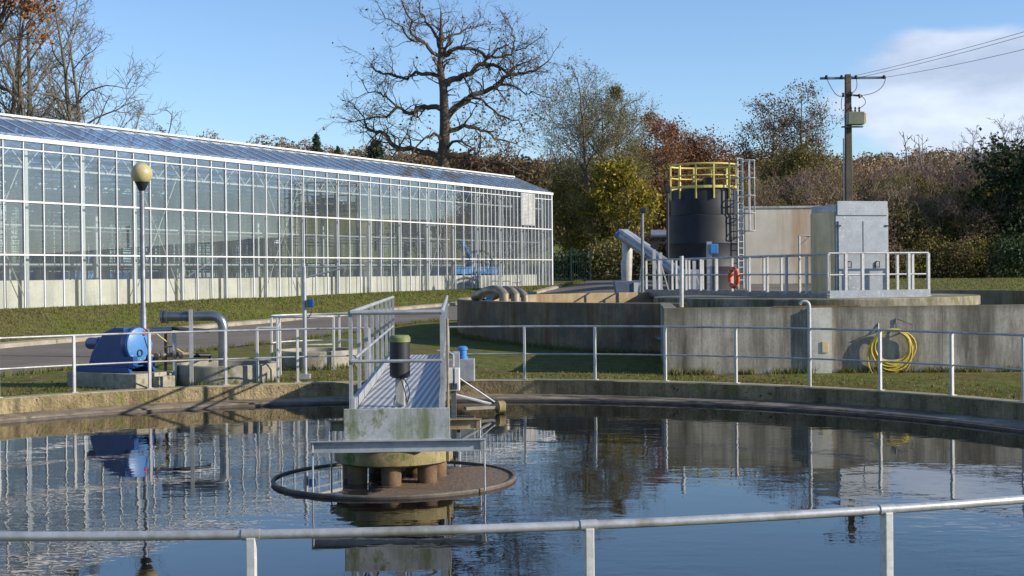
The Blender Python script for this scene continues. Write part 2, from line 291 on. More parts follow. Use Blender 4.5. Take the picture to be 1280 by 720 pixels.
# ------------------------------------------------------------------ mesh builder
ORG = {}
class MB:
    def __init__(s): s.v = []; s.f = []
    def add(s, vs, fs):
        k = len(s.v); s.v += [tuple(x) for x in vs]; s.f += [tuple(i+k for i in q) for q in fs]; return s
    def box(s, c, size, rot=0, mat=None):
        x, y, z = (q/2 for q in size); c = Vector(c)
        m = mat or Matrix.Rotation(rot, 3, 'Z')
        vs = [c + m @ Vector((a*x, b_*y, d*z)) for a in (-1,1) for b_ in (-1,1) for d in (-1,1)]
        return s.add(vs, [(0,1,3,2),(4,6,7,5),(0,4,5,1),(2,3,7,6),(0,2,6,4),(1,5,7,3)])
    def bar(s, a, b, wd, ht=None):
        "a rectangular bar from a to b"
        a = Vector(a); b = Vector(b); d = b-a; L = d.length
        if L < 1e-6: return s
        z = d/L; up = Vector((0,0,1)) if abs(z.z) < .95 else Vector((1,0,0))
        x = up.cross(z).normalized(); y = z.cross(x)
        m = Matrix((x, y, z)).transposed()
        return s.box((a+b)/2, (wd, ht or wd, L), mat=m)
    def tube(s, pts, r, n=8, cap=True, closed=False):
        pts = [Vector(p) for p in pts]; k = len(pts)
        rs = r if isinstance(r, (list, tuple)) else [r]*k
        x = None; vs = []
        for i, p in enumerate(pts):
            a = pts[(i-1) % k] if (i > 0 or closed) else p
            b = pts[(i+1) % k] if (i < k-1 or closed) else p
            d = (b-a)
            d = d.normalized() if d.length > 1e-9 else Vector((0,0,1))
            if x is None:
                up = Vector((0,0,1)) if abs(d.z) < .9 else Vector((1,0,0)); x = up.cross(d).normalized()
            else:
                x = x - d*x.dot(d)
                x = x.normalized() if x.length > 1e-6 else d.orthogonal().normalized()
            y = d.cross(x)
            for j in range(n):
                q = 2*PI*j/n; vs.append(p + (x*math.cos(q) + y*math.sin(q))*rs[i])
        fs = []
        for i in range(k if closed else k-1):
            i2 = (i+1) % k
            for j in range(n): fs.append((i*n+j, i*n+(j+1)%n, i2*n+(j+1)%n, i2*n+j))
        if cap and not closed:
            fs.append(tuple(range(n))[::-1]); fs.append(tuple((k-1)*n+j for j in range(n)))
        return s.add(vs, fs)
    def lathe(s, prof, c=(0,0,0), n=32, mat=None, a0=0, a1=2*PI):
        c = Vector(c); m = mat or Matrix.Identity(3); vs = []; full = abs(a1-a0-2*PI) < 1e-6
        na = n if full else n+1
        for j in range(na):
            q = a0+(a1-a0)*j/n
            for (r, z) in prof: vs.append(c + m @ Vector((r*math.cos(q), r*math.sin(q), z)))
        k = len(prof); fs = []
        for j in range(n):
            j2 = (j+1) % na
            for i in range(k-1): fs.append((j*k+i, j2*k+i, j2*k+i+1, j*k+i+1))
        return s.add(vs, fs)
    def prism(s, poly, a, b, mat=None, c=(0,0,0)):
        "poly in the local XZ plane, pushed from y=a to y=b"
        m = mat or Matrix.Identity(3); c = Vector(c); n = len(poly)
        vs = [c + m @ Vector((x, a, z)) for x, z in poly] + [c + m @ Vector((x, b, z)) for x, z in poly]
        return s.add(vs, [tuple(range(n)), tuple(range(n, 2*n))[::-1]] + [(i, i+n, (i+1)%n+n, (i+1)%n) for i in range(n)])
    def build(s, name, mat, parent=None, smooth=False, org=None, bevel=0):
        o0 = ORG.get(parent.name, Vector((0,0,0))) if parent else (Vector(org) if org else Vector((0,0,0)))
        me = bpy.data.meshes.new(name)
        vs = s.v if o0.length == 0 else [(x-o0.x, y-o0.y, z-o0.z) for x, y, z in s.v]
        me.from_pydata(vs, [], s.f); me.validate(); me.update()
        if smooth:
            me.shade_smooth() if smooth is True else me.shade_smooth()
            try: me.set_sharp_from_angle(angle=R(38))
            except Exception: pass
        me.materials.append(M[mat] if isinstance(mat, str) else mat)
        o = bpy.data.objects.new(name, me); C.objects.link(o)
        if parent: o.parent = parent; ORG[o.name] = o0
        elif org: o.location = o0; ORG[o.name] = o0
        if bevel:
            bv = o.modifiers.new('bevel', 'BEVEL'); bv.width = bevel; bv.segments = 2; bv.limit_method = 'ANGLE'
        return o
def thing(name, label, cat, loc=(0,0,0), group=None, rz=0, local=False):
    o = bpy.data.objects.new(name, None); o.empty_display_size = .2; C.objects.link(o)
    o.location = loc; o.rotation_euler = (0,0,rz); ORG[o.name] = Vector((0,0,0)) if local else Vector(loc)
    o['label'] = label; o['category'] = cat
    if group: o['group'] = group
    return o
def tag(o, label, cat, group=None, kind=None):
    o['label'] = label; o['category'] = cat
    if group: o['group'] = group
    if kind: o['kind'] = kind
    return o
def struct(o, label=None):
    o['kind'] = 'structure'
    if label: o['label'] = label
    return o
def arc(a, c, b, n=6):
    "quadratic curve from a to b pulled towards c"
    a, c, b = Vector(a), Vector(c), Vector(b)
    return [a*(1-t)**2 + c*2*t*(1-t) + b*t*t for t in (i/n for i in range(n+1))]

# ------------------------------------------------------------------ layout constants
T1 = Vector((-1.37, 15.55)); R1 = 10.3        # near settling tank: centre, radius of its railing
WATER = -.35
T2 = Vector((8.7, 41.0)); R2 = 10.35          # the basin behind
GA = Vector((-15.85, 42.0)); GW = Vector((.4775, .878)).normalized(); GN = Vector((-GW.y, GW.x))   # greenhouse front wall
GU1 = 37.8
def interp(x, pts):
    if x <= pts[0][0]: return pts[0][1]
    for (a, va), (b, vb) in zip(pts, pts[1:]):
        if x <= b: return va+(vb-va)*(x-a)/(b-a)
    return pts[-1][1]
def sstep(a, b, x):
    t_ = min(1, max(0, (x-a)/(b-a))); return t_*t_*(3-2*t_)
GK = [(-1e4,-.09),(26,-.09),(30,-.02),(35,.17),(47.5,.35),(60,.6),(73,1.0),(85,1.3),(110,1.8),(150,3.5),(200,7),(300,17.5),(400,28.5),(600,31),(3000,40)]
KK = [(-40,10),(-20,7.5),(-4.9,5.67),(8.4,3.9),(22,2.85),(38,2.2)]
def gz(x, y):
    z = interp(y, GK)
    if y > 110: z = 1.8+(z-1.8)*(1+.40*min(1, max(0, -x/150)))
    if y > 110: z = 1.8+(z-1.8)*(1-.72*sstep(.22, .30, -x/y))
    if y > 40: z += .45*sstep(0, 5, x)*sstep(45, 57, y)*(1-sstep(72, 88, y))
    d = Vector((x, y))-GA; u = d.dot(GW); dw = -d.dot(GN)
    k = interp(u, KK)
    if dw < k:
        base = 1.05+.27*min(1, max(0, u/GU1))
        tt = sstep(0, k-.4, k-dw)*(1-sstep(GU1+.3, GU1+2.5, u))*(1-sstep(24, 40, -dw))
        z = max(z, z+(base-z)*tt)
    z += .05*noise.noise(Vector((x*.25, y*.25, 0)))*sstep(11, 13, (Vector((x, y))-T1).length)
    dt = (Vector((x, y))-T2).length
    if dt < R2: z = min(z, .2)
    return z

# ------------------------------------------------------------------ ground sheet
def ground():
    rs = [R1+.1]; r = R1+.1
    while r < 3500:
        st = .45 if r < 75 else (r*.012 if r < 200 else r*.035)
        r += st; rs.append(r)
    na = 540; vs = []; fs = []
    for r in rs:
        for j in range(na):
            a = 2*PI*j/na; x = T1.x+r*math.sin(a); y = T1.y+r*math.cos(a)
            z = gz(x, y) if r > R1+.15 else -.3
            vs.append((x, y, z))
    for i in range(len(rs)-1):
        for j in range(na):
            j2 = (j+1) % na; fs.append((i*na+j, i*na+j2, (i+1)*na+j2, (i+1)*na+j))
    m_ = MB(); m_.v = vs; m_.f = [q[::-1] for q in fs]
    o = m_.build('ground', 'ground', smooth=True); struct(o, 'grassy ground around the tanks')
ground()
# road
rows = [((-25,8),(-20,8)), ((-18.8,20.8),(-15,18)), ((-13.2,35),(-10.7,28.5)), ((-8.38,47.5),(-6.0,37.5)), ((-2.82,60),(-2.9,48)), ((3.2,73),(.2,50.5)), ((4.3,79),(4,53.8)), ((5.0,93),(9,54.2)), ((16,93),(16,54))]
def drape(rows, nu, nv, dz, name, mat):
    m_ = MB(); k = nv+1; cnt = 0
    for i in range(len(rows)-1):
        (a, b), (c, d) = rows[i], rows[i+1]
        for s_ in range(nu + (1 if i == len(rows)-2 else 0)):
            q = s_/nu
            p0 = Vector(a).lerp(Vector(c), q); p1 = Vector(b).lerp(Vector(d), q)
            for v_ in range(k):
                p = p0.lerp(p1, v_/nv); m_.v.append((p.x, p.y, gz(p.x, p.y)+dz))
            cnt += 1
    for i in range(cnt-1):
        for v_ in range(nv): m_.f.append((i*k+v_, i*k+v_+1, (i+1)*k+v_+1, (i+1)*k+v_))
    return m_.build(name, mat, smooth=True)
struct(drape(rows, 14, 22, .022, 'road', 'asphalt'), 'grey asphalt service road')
m_ = MB(); kp = [Vector(r[0]) for r in rows[:6]]
kpts = []
for a, b in zip(kp, kp[1:]):
    for i in range(10): kpts.append(a.lerp(b, i/10))
for a, b in zip(kpts, kpts[1:]):
    n_ = Vector((-(b-a).y, (b-a).x)).normalized()
    q = []
    for p in (a, b):
        z = gz(p.x-n_.x*-.0, p.y)
        for off, h in ((-.04, -.1), (-.02, .13), (.22, .16), (.24, -.1)): q.append((p.x+n_.x*off, p.y+n_.y*off, z+h))
    m_.add(q, [(0,4,5,1),(1,5,6,2),(2,6,7,3)])
struct(m_.build('kerb', 'kerb'), 'stone kerb between road and grass bank')

# ------------------------------------------------------------------ near round tank
t = thing('settling_tank', 'round concrete settling tank with mossy curb in the foreground', 'tank', (T1.x, T1.y, 0))
c1 = (T1.x, T1.y, 0)
m_ = MB().lathe([(10.46,-1.2),(10.46,-.02),(10.44,-.002)], c1, 220); m_.lathe([(10.14,-.02),(10.14,-.27)], c1, 220)
m_.build('curb_wall', 'curb', t, smooth=True)
m_ = MB().lathe([(10.44,0),(10.16,0),(10.137,-.018)], c1, 220); m_.build('coping', 'curbtop', t, smooth=True)
prof = [(10.145,-.262),(9.62,-.285),(9.60,-.30),(9.60,-.8)]
m_ = MB().lathe(prof, c1, 220); m_.build('ledge', 'ledge', t, smooth=True)
m_ = MB().lathe([(9.56,-.9),(9.56,-.315),(9.545,-.31),(9.53,-.315),(9.53,-.9)], c1, 220); m_.build('weir_plate', 'rimdark', t, smooth=True)
m_ = MB(); n_ = 160; m_.v = [(T1.x+9.58*math.cos(2*PI*i/n_), T1.y+9.58*math.sin(2*PI*i/n_), WATER) for i in range(n_)]; m_.f = [tuple(range(n_))]
struct(m_.build('water', 'water'), 'dark rippled water of the settling tank')

# ------------------------------------------------------------------ railings
def post_mesh(h, wt=.045, wr=.06):
    b = MB().box((0,0,h/2), (wt, wr, h)); b.box((0,0,.006), (wt+.07, wr+.06, .012)); return b
def guardrail(name, label, path, posts, h, mids, mat='rail', pmat='postw', r=.019, group=None, end_drop=True, pw=(.045,.06)):
    """path: list of points at the foot of the rail; posts: list of (point, rotz)"""
    p0 = posts[0][0]
    t = thing(name, label, 'railing', tuple(p0), group)
    me = None
    for p, rz in posts:
        if me is None:
            o = post_mesh(h-r*.5, *pw).build('post', pmat, None, bevel=.004); me = o.data; bvw = True
        else:
            o = bpy.data.objects.new('post', me); C.objects.link(o)
            bv = o.modifiers.new('bevel', 'BEVEL'); bv.width = .004; bv.segments = 2
        o.parent = t; o.location = Vector(p)-Vector(p0); o.rotation_euler = (0,0,rz)
    MB().tube([Vector(p)+Vector((0,0,h)) for p in path], r, 10).build('top_rail', mat, t, smooth=True)
    for q in mids: MB().tube([Vector(p)+Vector((0,0,q)) for p in path], r*.78, 8).build('mid_rail', mat, t, smooth=True)
    return t
def ring(phi, r=R1, z=0): return Vector((T1.x+r*math.sin(R(phi)), T1.y+r*math.cos(R(phi)), z))
def ringrail(name, label, a, b, phis, pw=(.045,.06)):
    n = max(2, int(abs(b-a)/1.5)); path = [ring(a+(b-a)*i/n) for i in range(n+1)]
    return guardrail(name, label, path, [(ring(p), -R(p)) for p in phis], 1.0, [.48], pw=pw)
ringrail('guard_railing', 'two bar railing on the tank curb in front of the blue pump', -60, -7.5, [-60,-52.5,-45,-37.6,-30.1,-22.4,-15,-7.5])
gr = ringrail('guard_railing', 'two bar railing on the far curb in front of the concrete basin wall', .8, 72, [.8,8.9,16.4,23.9,31.4,46.6,54.1,61.6,69])
ringrail('guard_railing', 'nearest railing across the foreground above the water', 128, 222, [134,141.4,148.8,156.2,163.5,170.7,178.05,185.5,193,200.5,208,215.5], pw=(.036,.05))
# sleeves on the nearest rail's joints
nr = [o for o in C.objects if o.name.startswith('guard_railing')][-1]
for ph in (163.5, 170.7, 178.05, 185.5):
    p = ring(ph, z=1.0); tg = Vector((math.cos(R(ph)), -math.sin(R(ph)), 0))
    MB().tube([p-tg*.035, p+tg*.035], .0225, 12).build('sleeve', 'rail', nr, smooth=True)
# taller hooked post
p = ring(39.2); q = MB().tube([p, p+Vector((0,0,1.36))]+arc(p+Vector((0,0,1.36)), p+Vector((0,0,1.5)), p+Vector((-.13,.02,1.46)), 5)[1:]+[p+Vector((-.16,.02,1.42))], .033, 10)
tag(q.build('hooked_post', 'whiteold', None, smooth=True, org=p), 'tall white post with bent top rising above the far railing', 'post')

# ------------------------------------------------------------------ bridge of the near tank
BD = Vector((-.042, 1)).normalized(); BX = Vector((BD.y, -BD.x))
BO = Vector((-1.275, 14.9))
def bp(s, a, z):  # s to the right across the bridge, a along it
    q = BO+BD*a+BX*s; return Vector((q.x, q.y, z))
BL = 10.35; BWd = .50
BROT = Matrix((tuple(BX)+(0,), tuple(BD)+(0,), (0,0,1))).transposed()
t = thing('scraper_bridge', 'pale steel walkway bridge with railings crossing to the tank centre', 'bridge', tuple(bp(0,0,0)))
DK = .52
MB().box(bp(0, BL/2, DK-.02), (2*BWd-.10, BL-.06, .03), mat=BROT).build('deck', 'grate', t)
for s_ in (-1, 1):
    MB().box(bp(s_*(BWd-.02), BL/2, DK-.08), (.04, BL, .42), mat=BROT).build('side_beam', 'bridge', t)
m_ = MB().box(bp(0, -.025, .36), (2*BWd+.16, .05, .36), mat=BROT); m_.box(bp(0,-.06,.195),(2*BWd+.18,.07,.03),mat=BROT)
m_.build('end_plate', 'fascia', t, bevel=.006)
RH = 1.59-DK
for s_ in (-1, 1):
    np_ = 9
    for i in range(np_):
        a = .03+(BL-.06)*i/(np_-1)
        MB().box(bp(s_*BWd, a, DK-.15+(RH+.15)/2), (.04, .055, RH+.13), mat=BROT).build('rail_post', 'bridge', t)
    MB().tube([bp(s_*BWd, .0, DK+RH), bp(s_*BWd, BL, DK+RH)], .026, 8).build('handrail', 'bridge', t, smooth=True)
    MB().tube([bp(s_*BWd, .0, DK+RH*.5), bp(s_*BWd, BL, DK+RH*.5)], .019, 8).build('mid_rail', 'bridge', t, smooth=True)
MB().tube([bp(-BWd, 0, DK+RH), bp(BWd, 0, DK+RH)], .026, 8).build('handrail', 'bridge', t, smooth=True)
MB().tube([bp(-BWd, 0, DK+RH*.5), bp(BWd, 0, DK+RH*.5)], .019, 8).build('mid_rail', 'bridge', t, smooth=True)
# two cross beams and hanging rods
for a, hw in ((-.30, .94), (1.75, .93)):
    m_ = MB().box(bp(0.03, a, .165), (2*hw, .012, .125), mat=BROT)
    for dz in (.057, -.057): m_.box(bp(0.03, a-.03, .165+dz), (2*hw, .06, .010), mat=BROT)
    bm_ = m_.build('cross_beam', 'bridge' if a < 0 else 'rustpole', t)
    for s_ in (-1, 1):
        MB().tube([bp(s_*(hw-.02)+.03, a-.03, .22), bp(s_*(hw-.02)+.03, a-.03, -.33)], .011, 6).build('hanging_rod', 'galv', bm_)
# scum skimmer arm + end trolley
MB().tube([bp(.62, 5.2, .62), bp(.62, 9.0, -.2)], .02, 6).build('stay', 'galv', t)
MB().box(bp(.66, 9.15, .35), (.12, .5, .55), mat=BROT).build('end_carriage', 'bridge', t, bevel=.01)
# tank centre: pedestal with pillars
cc = (T1.x, T1.y, 0)
t = thing('centre_pedestal', 'mossy concrete drum on brown pillars under the bridge end', 'pedestal', (T1.x, T1.y, -.35))
MB().lathe([(0,.13),(.50,.13),(.50,.05),(.66,.05),(.675,.03),(.675,-.10),(.64,-.12),(0,-.12)], cc, 48).build('drum', 'pedestal', t, smooth=True)
for k in range(7):
    a = 2*PI*k/7+.25
    MB().lathe([(.115,-.12),(.11,-.3),(.118,-.6)], (T1.x+.50*math.cos(a), T1.y+.50*math.sin(a), 0), 16).build('pillar', 'pillar', t, smooth=True)
MB().tube([(T1.x,T1.y,.12),(T1.x,T1.y,.32)], .3, 24).build('turntable', 'rust', t, smooth=True)
# floating scum ring
t = thing('scum_ring', 'round brown rimmed tray of sludge floating around the pedestal', 'scum tray', (T1.x+.0, T1.y+.05, -.33))
rc = (T1.x+.0, T1.y+.05, 0)
MB().lathe([(1.38,-.42),(1.40,-.325),(1.39,-.31),(1.36,-.31),(1.35,-.40)], rc, 96).build('rim', 'rimdark', t, smooth=True)
m_ = MB(); n_ = 96; m_.v = [(rc[0]+1.355*math.cos(2*PI*i/n_), rc[1]+1.355*math.sin(2*PI*i/n_), -.330) for i in range(n_)]; m_.f = [tuple(range(n_))]
m_.build('sludge_surface', 'scum', t)
# drive motor on the bridge head
b0 = bp(.02, .42, DK)
t = thing('drive_unit', 'black cylindrical drive with green cap standing on the bridge deck', 'motor', tuple(b0))
MB().box(b0+Vector((0,0,.16)), (.10,.08,.32)).build('stand', 'whiteold', t, bevel=.008)
MB().lathe([(0,.32),(.085,.32),(.115,.345),(.115,.72),(.105,.73)], b0, 28).build('casing', 'black', t, smooth=True)
MB().lathe([(.107,.725),(.122,.725),(.122,.775),(.10,.80),(0,.805)], b0, 28).build('cap', 'lime', t, smooth=True)
rg = random.Random(4)
for k in range(5):
    a = rg.uniform(0, 6.28); e = b0+Vector((.15*math.cos(a), .12*math.sin(a), .05))
    MB().tube(arc(b0+Vector((.05*math.cos(a),.05*math.sin(a),.33)), b0+Vector((rg.uniform(.08,.2)*math.cos(a+.8),.15*math.sin(a),rg.uniform(.05,.25))), b0+Vector((.08*math.cos(a+1.5), .06*math.sin(a), rg.uniform(.0,.12))), 8), .007, 5).build('cable', 'wire', t)
# pole beside the bridge
p = bp(.56, .35, -.1)
tag(MB().tube([p, p+Vector((0,0,1.6))], .014, 8).build('marker_pole', 'rustpole', None, org=p, smooth=True), 'thin rusty yellow pole clamped beside the bridge head', 'pole')
# wheel drive box at the rim, blue motor on it
p = pt(577, 459, 25.75); p.z = -.02
t = thing('wheel_drive', 'pale metal box with a small blue motor at the bridge outer end', 'drive box', (p.x, p.y, -.02))
MB().box((p.x, p.y, .19), (.50,.45,.42)).build('housing', 'galv', t, bevel=.015)
MB().lathe([(0,.40),(.10,.40),(.10,.44),(.085,.45),(.085,.56),(.10,.57),(.10,.61),(.06,.64),(0,.64)], (p.x+.02, p.y, 0), 20).build('motor', 'bluebox', t, smooth=True)
p = pt(567, 474, 22.0)
t = thing('control_box', 'small white slatted box hung on the right side of the bridge', 'box', (p.x, p.y, p.z-.15))
MB().box(p, (.2,.3,.36)).build('casing', 'white', t, bevel=.01)
m_ = MB()
for k in range(5): m_.box((p.x-.06+.03*k, p.y-.155, p.z-.10), (.012,.012,.1))
m_.build('slats', 'black', t)
MB().tube([(p.x,p.y,p.z+.16),(p.x,p.y,p.z+.40),(p.x-.1,p.y,p.z+.46),(p.x-.26,p.y,p.z+.46)], .018, 8).build('bracket', 'galv', t, smooth=True)
MB().box((p.x, p.y, p.z-.45), (.08,.10,.55)).build('leg', 'galv_dark', t)
# skimmer scum board near rim
a = pt(581, 492, 22.7); b = pt(622, 492, 22.9); a.z = b.z = -.24
t = thing('skimmer_arm', 'short grey skimmer board with pale roller end lying at the water by the bridge', 'skimmer', tuple(a))
MB().bar(a, b, .16, .05).build('board', 'concpad', t)
MB().tube([b+Vector((-.05,-.03,.0)), b+Vector((.0,-.03,.0)), b+Vector((.10,.03,0)), b+Vector((.14,.03,0))], [.06,.105,.105,.06], 14).build('roller', 'pedestal', t, smooth=True)
MB().tube([bp(.6, 7.6, .35), b+Vector((-.05,0,.08))], .014, 6).build('stay_rod', 'galv', t)
MB().tube([bp(.6, 7.2, .05), b+Vector((-.12,0,.05))], .025, 6).build('brace', 'galv', t)

# ------------------------------------------------------------------ blue hose pump
sc_ = Vector((-7.50, 25.95)); th = R(-31)
t = thing('pump_plinth', 'low concrete plinth under the blue pump', 'plinth', (sc_.x, sc_.y, -.1), rz=th, local=True)
MB().box((0,0,.155),(1.85,.95,.31)).build('slab', 'concpad', t, bevel=.015)
MB().box((.98,.16,.12),(.22,.45,.24)).build('step', 'concpad', t, bevel=.01)
PZ = .212
t = thing('hose_pump', 'dark blue pump with round light blue front cover and motor', 'pump', (sc_.x, sc_.y, PZ), rz=th, local=True)
AX = Matrix(((0,0,1),(1,0,0),(0,1,0)))   # lathe axis -> local +X
MB().lathe([(0,-.13),(.325,-.13),(.335,-.11),(.335,.0),(.335,.012),(.0,.012)], (.50,0,.52), 48, AX).build('housing', 'blue', t, smooth=True)
cv_ = MB().lathe([(.0,.05),(.30,.05),(.318,.04),(.322,.014)], (.50,0,.52), 48, AX); cv_ = cv_.build('front_cover', 'bluelight', t, smooth=True)
m_ = MB()
for k in range(16):
    a = 2*PI*k/16; m_.lathe([(0,.012),(.012,.012),(.012,0)], (.545,.285*math.cos(a),.52+.285*math.sin(a)), 8, AX)
m_.build('bolts', 'galv', cv_)
MB().lathe([(0,.02),(.045,.02),(.05,.0)], (.55,.10,.73), 16, AX).build('badge', 'red', cv_, smooth=True)
m_ = MB(); m_.lathe([(.07,.0),(.07,.02),(.05,.02),(.05,0)], (.55,-.02,.36), 20, AX); m_.build('window_ring', 'black', cv_, smooth=True)
MB().prism([(.38,.84),(.38,.06),(-.62,.06),(-.50,.36),(-.16,.76),(.10,.84)], -.25, .25).build('gearbox', 'blue', t, bevel=.02)
MB().lathe([(.0,-.34),(.10,-.34),(.115,-.31),(.115,-.08),(.13,-.06),(.13,.02),(0,.02)], (-.50,0,.52), 24, AX).build('motor', 'blue', t, smooth=True)
m_ = MB().prism([(.62,.0),(.56,.10),(-.80,.10),(-.92,.0)], -.33, -.25); m_.prism([(.62,.0),(.56,.10),(-.80,.10),(-.92,.0)], .25, .33)
m_.box((-.15,0,.115),(1.3,.60,.03)); m_.build('skid', 'blue', t, bevel=.006)
m_ = MB().box((.5,-.22,.2),(.3,.12,.22)); m_.box((.5,.22,.2),(.3,.12,.22)); m_.build('feet', 'blue', t, bevel=.01)
# pump port and pipework
def zpt(px, py, Y, z=None):
    p = pt(px, py, Y)
    if z is not None: p.z = z
    return p
t = thing('pipework', 'thin metal pipes with valves running right from the blue pump', 'pipes', (-6.7, 25.9, -.08))
a, b = pt(187, 413, 25.9), pt(262, 413.5, 26.2)
MB().tube([a, pt(205,412,26), pt(215,411,26)], .05, 10).build('upper_pipe', 'galv', t, smooth=True)
MB().tube([pt(214,410.5,26), b], .038, 10).build('upper_pipe', 'wire', t, smooth=True)
a, b = pt(187, 445, 25.8), pt(240, 442, 26.2)
MB().tube([a, b], .045, 10).build('lower_pipe', 'pipebrown', t, smooth=True)
for px in (196, 204, 219, 226):
    p = pt(px, 444.6-(px-196)*.07, 25.93); MB().tube([p-Vector((.02,0,0)), p+Vector((.022,0,.0))], .085, 14).build('flange', 'pipebrown', t, smooth=True)
p = pt(211, 443, 25.93); MB().tube([p, p+Vector((0,0,.14))], .02, 8).build('valve_stem', 'galv', t); MB().tube([p+Vector((-.09,0,.14)), p+Vector((.09,0,.15))], .013, 6).build('valve_lever', 'rust', t)
MB().tube([pt(240,444,26.2), pt(262,444,26.4), pt(264,452,26.4)], .05, 10).build('lower_pipe', 'black', t, smooth=True)
MB().tube([pt(194,416,25.7), pt(212,430,25.75)], .014, 6).build('yellow_rod', 'yellow', t); MB().tube([pt(221,436,25.8), pt(229,441,25.8)], .014, 6).build('yellow_rod', 'yellow', t)
MB().tube([pt(196,411,25.9), pt(194,405,25.9)], .012, 6).build('valve_stem', 'galv', t)
for px, yt, yb in ((207, 417, 466), (217, 414, 470)):
    MB().tube([pt(px,yt,26.05), pt(px,yb,26.05)], .028, 8).build('stand_pipe', 'galv' if px != 207 else 'rust', t, smooth=True)
# valve pits
def pit(cx, cy, r, h, label, z0=-.12, name='valve_pit'):
    t = thing(name, label, 'pit', (cx, cy, z0))
    MB().lathe([(r,z0),(r,h-.015),(r-.015,h),(r-.13,h),(r-.14,h-.01),(r-.14,z0)], (cx,cy,0), 56).build('ring_wall', 'conclight' if r > 1 else 'concpad', t, smooth=True)
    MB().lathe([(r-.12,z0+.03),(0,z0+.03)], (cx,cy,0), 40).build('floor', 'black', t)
    return t
pp = pt(283, 470, 26.6); pit(pp.x, pp.y, 1.0, .31, 'round concrete valve pit under the bent grey pipe')
pp2 = pt(396, 458, 30.2); pit(pp2.x, pp2.y, .92, .36, 'round concrete pit behind the thin jib pole')
# big bent pipe
t = thing('bent_pipe', 'large grey pipe running level then bending down into the pit', 'pipe', tuple(zpt(279, 470, 25.75, .0)))
Y = 25.75
e = pt(279, 474, Y); e.z = -.02
path = [pt(203,395.5,Y), pt(262,395,Y)]+arc(pt(262,395,Y), pt(279,394,Y), pt(279.3,413,Y), 9)[1:]+[e]
MB().tube(path, .093, 20).build('pipe', 'pipegrey', t, smooth=True)
for px in (203, 208, 233): q = pt(px,395.5,Y); MB().tube([q-Vector((.022,0,0)), q+Vector((.022,0,0))], .125 if px < 210 else .105, 20).build('flange', 'pipegrey', t, smooth=True)
q = pt(279,474,Y); MB().tube([(q.x,q.y,.0),(q.x,q.y,.03)], .15, 16).build('base_flange', 'pipegrey', t, smooth=True)
def prop(px, ytop, Y, label, wd=.07, mat='whiteold', zb=-.1, cat='post', name='support_post'):
    p = pt(px, ytop, Y); b = MB().box((p.x,p.y,(p.z+zb)/2), (wd,.012,p.z-zb)); b.box((p.x-wd/2,p.y+.03,(p.z+zb)/2), (.012,.07,p.z-zb))
    b.box((p.x,p.y+.01,zb+.02),(wd+.07,.12,.015))
    return tag(b.build(name, mat, None, org=(p.x,p.y,zb)), label, cat)
prop(238.5, 387, 25.62, 'white angle post holding up the level end of the grey pipe')
prop(218, 417, 25.9, 'short pale angle post between the blue pump and the grey pipe')
# low enclosure railing around the second pit
cx, cy = pp2.x, pp2.y
def arcpath(cx, cy, r, a0, a1, n=16): return [Vector((cx+r*math.cos(R(a0+(a1-a0)*i/n)), cy+r*math.sin(R(a0+(a1-a0)*i/n)), gz(cx, cy)-.02)) for i in range(n+1)]
g = arcpath(cx-.0, cy, .99, 20, 300, 30)
guardrail('pit_railing', 'white curved railing standing around the pit by the road', g, [(g[i], 0) for i in (0,5,10,15,19,22,26,30)], 1.15, [.55], r=.022, mat='postw')
g = [zpt(321.5,440,25.9,-.08), zpt(347,440,25.9,-.08), zpt(350,440,28,-.08)]
guardrail('pit_railing', 'short white railing panel right of the bent grey pipe', g, [(g[0],0),(g[1],0),(g[2],0)], 1.10, [.5], mat='postw')
# jib pole
p = zpt(381.5, 470, 27, -.08); top = pt(381, 333, 27)
t = thing('jib_pole', 'slim grey pole with a slanted jib arm and small blue winch', 'pole', tuple(p))
MB().tube([p, (p.x, p.y, top.z)], .042, 12).build('pole', 'galv', t, smooth=True)
MB().tube([pt(382,347,27), pt(431,334.5,27)], .018, 8).build('jib_arm', 'galv', t, smooth=True)
MB().tube([pt(382,334,27), pt(432,333,27)], .014, 8).build('jib_arm', 'galv', t, smooth=True)
MB().tube([pt(431,334,27), pt(431,341,27)], .012, 6).build('hook', 'galv_dark', t)
MB().box(pt(388,379,26.95), (.13,.12,.16)).build('winch', 'blue', t, bevel=.02)
MB().tube([pt(389,382,26.9)]+arc(pt(389,382,26.9), pt(392,392,26.9), pt(384,398,26.9), 5), .01, 5).build('cable', 'wire', t)
MB().box((p.x,p.y,.0), (.2,.2,.1)).build('foot', 'galv', t)
# street lamp
gb = pt(177, 217, 32.3); zb = gz(gb.x, gb.y)
t = thing('street_lamp', 'grey lamp post with a cream globe beside the blue pump', 'street lamp', (gb.x, gb.y, zb))
MB().tube([(gb.x,gb.y,zb-.1),(gb.x,gb.y,zb+1.2),(gb.x,gb.y,zb+1.22),(gb.x,gb.y,gb.z-.3)], [.075,.075,.06,.06], 16).build('pole', 'galv_dark', t, smooth=True)
MB().lathe([(.05,-.42),(.075,-.40),(.14,-.25),(.165,-.20),(.15,-.18)], gb, 24).build('collar', 'black', t, smooth=True)
MB().lathe([(.01,-.25)]+[(.255*math.cos(R(a)), .255*math.sin(R(a))) for a in range(-75, 91, 8)], gb, 32).build('globe', 'lampg', t, smooth=True)

# ------------------------------------------------------------------ greenhouse
gang = math.atan2(GW.y, GW.x)
t = G = thing('greenhouse', 'long glass greenhouse with white frame and blue glass roof', 'greenhouse', (GA.x, GA.y, 0), rz=gang, local=True)
U0 = GU1-.8*75; EZ = 6.37; RZ = 7.40; SP = 4.7; NS = 4; DEP = SP*NS
def quad(m_, a, b, c, d): m_.add([a, b, c, d], [(0,1,2,3)])
us = [GU1-.8*i for i in range(76)]
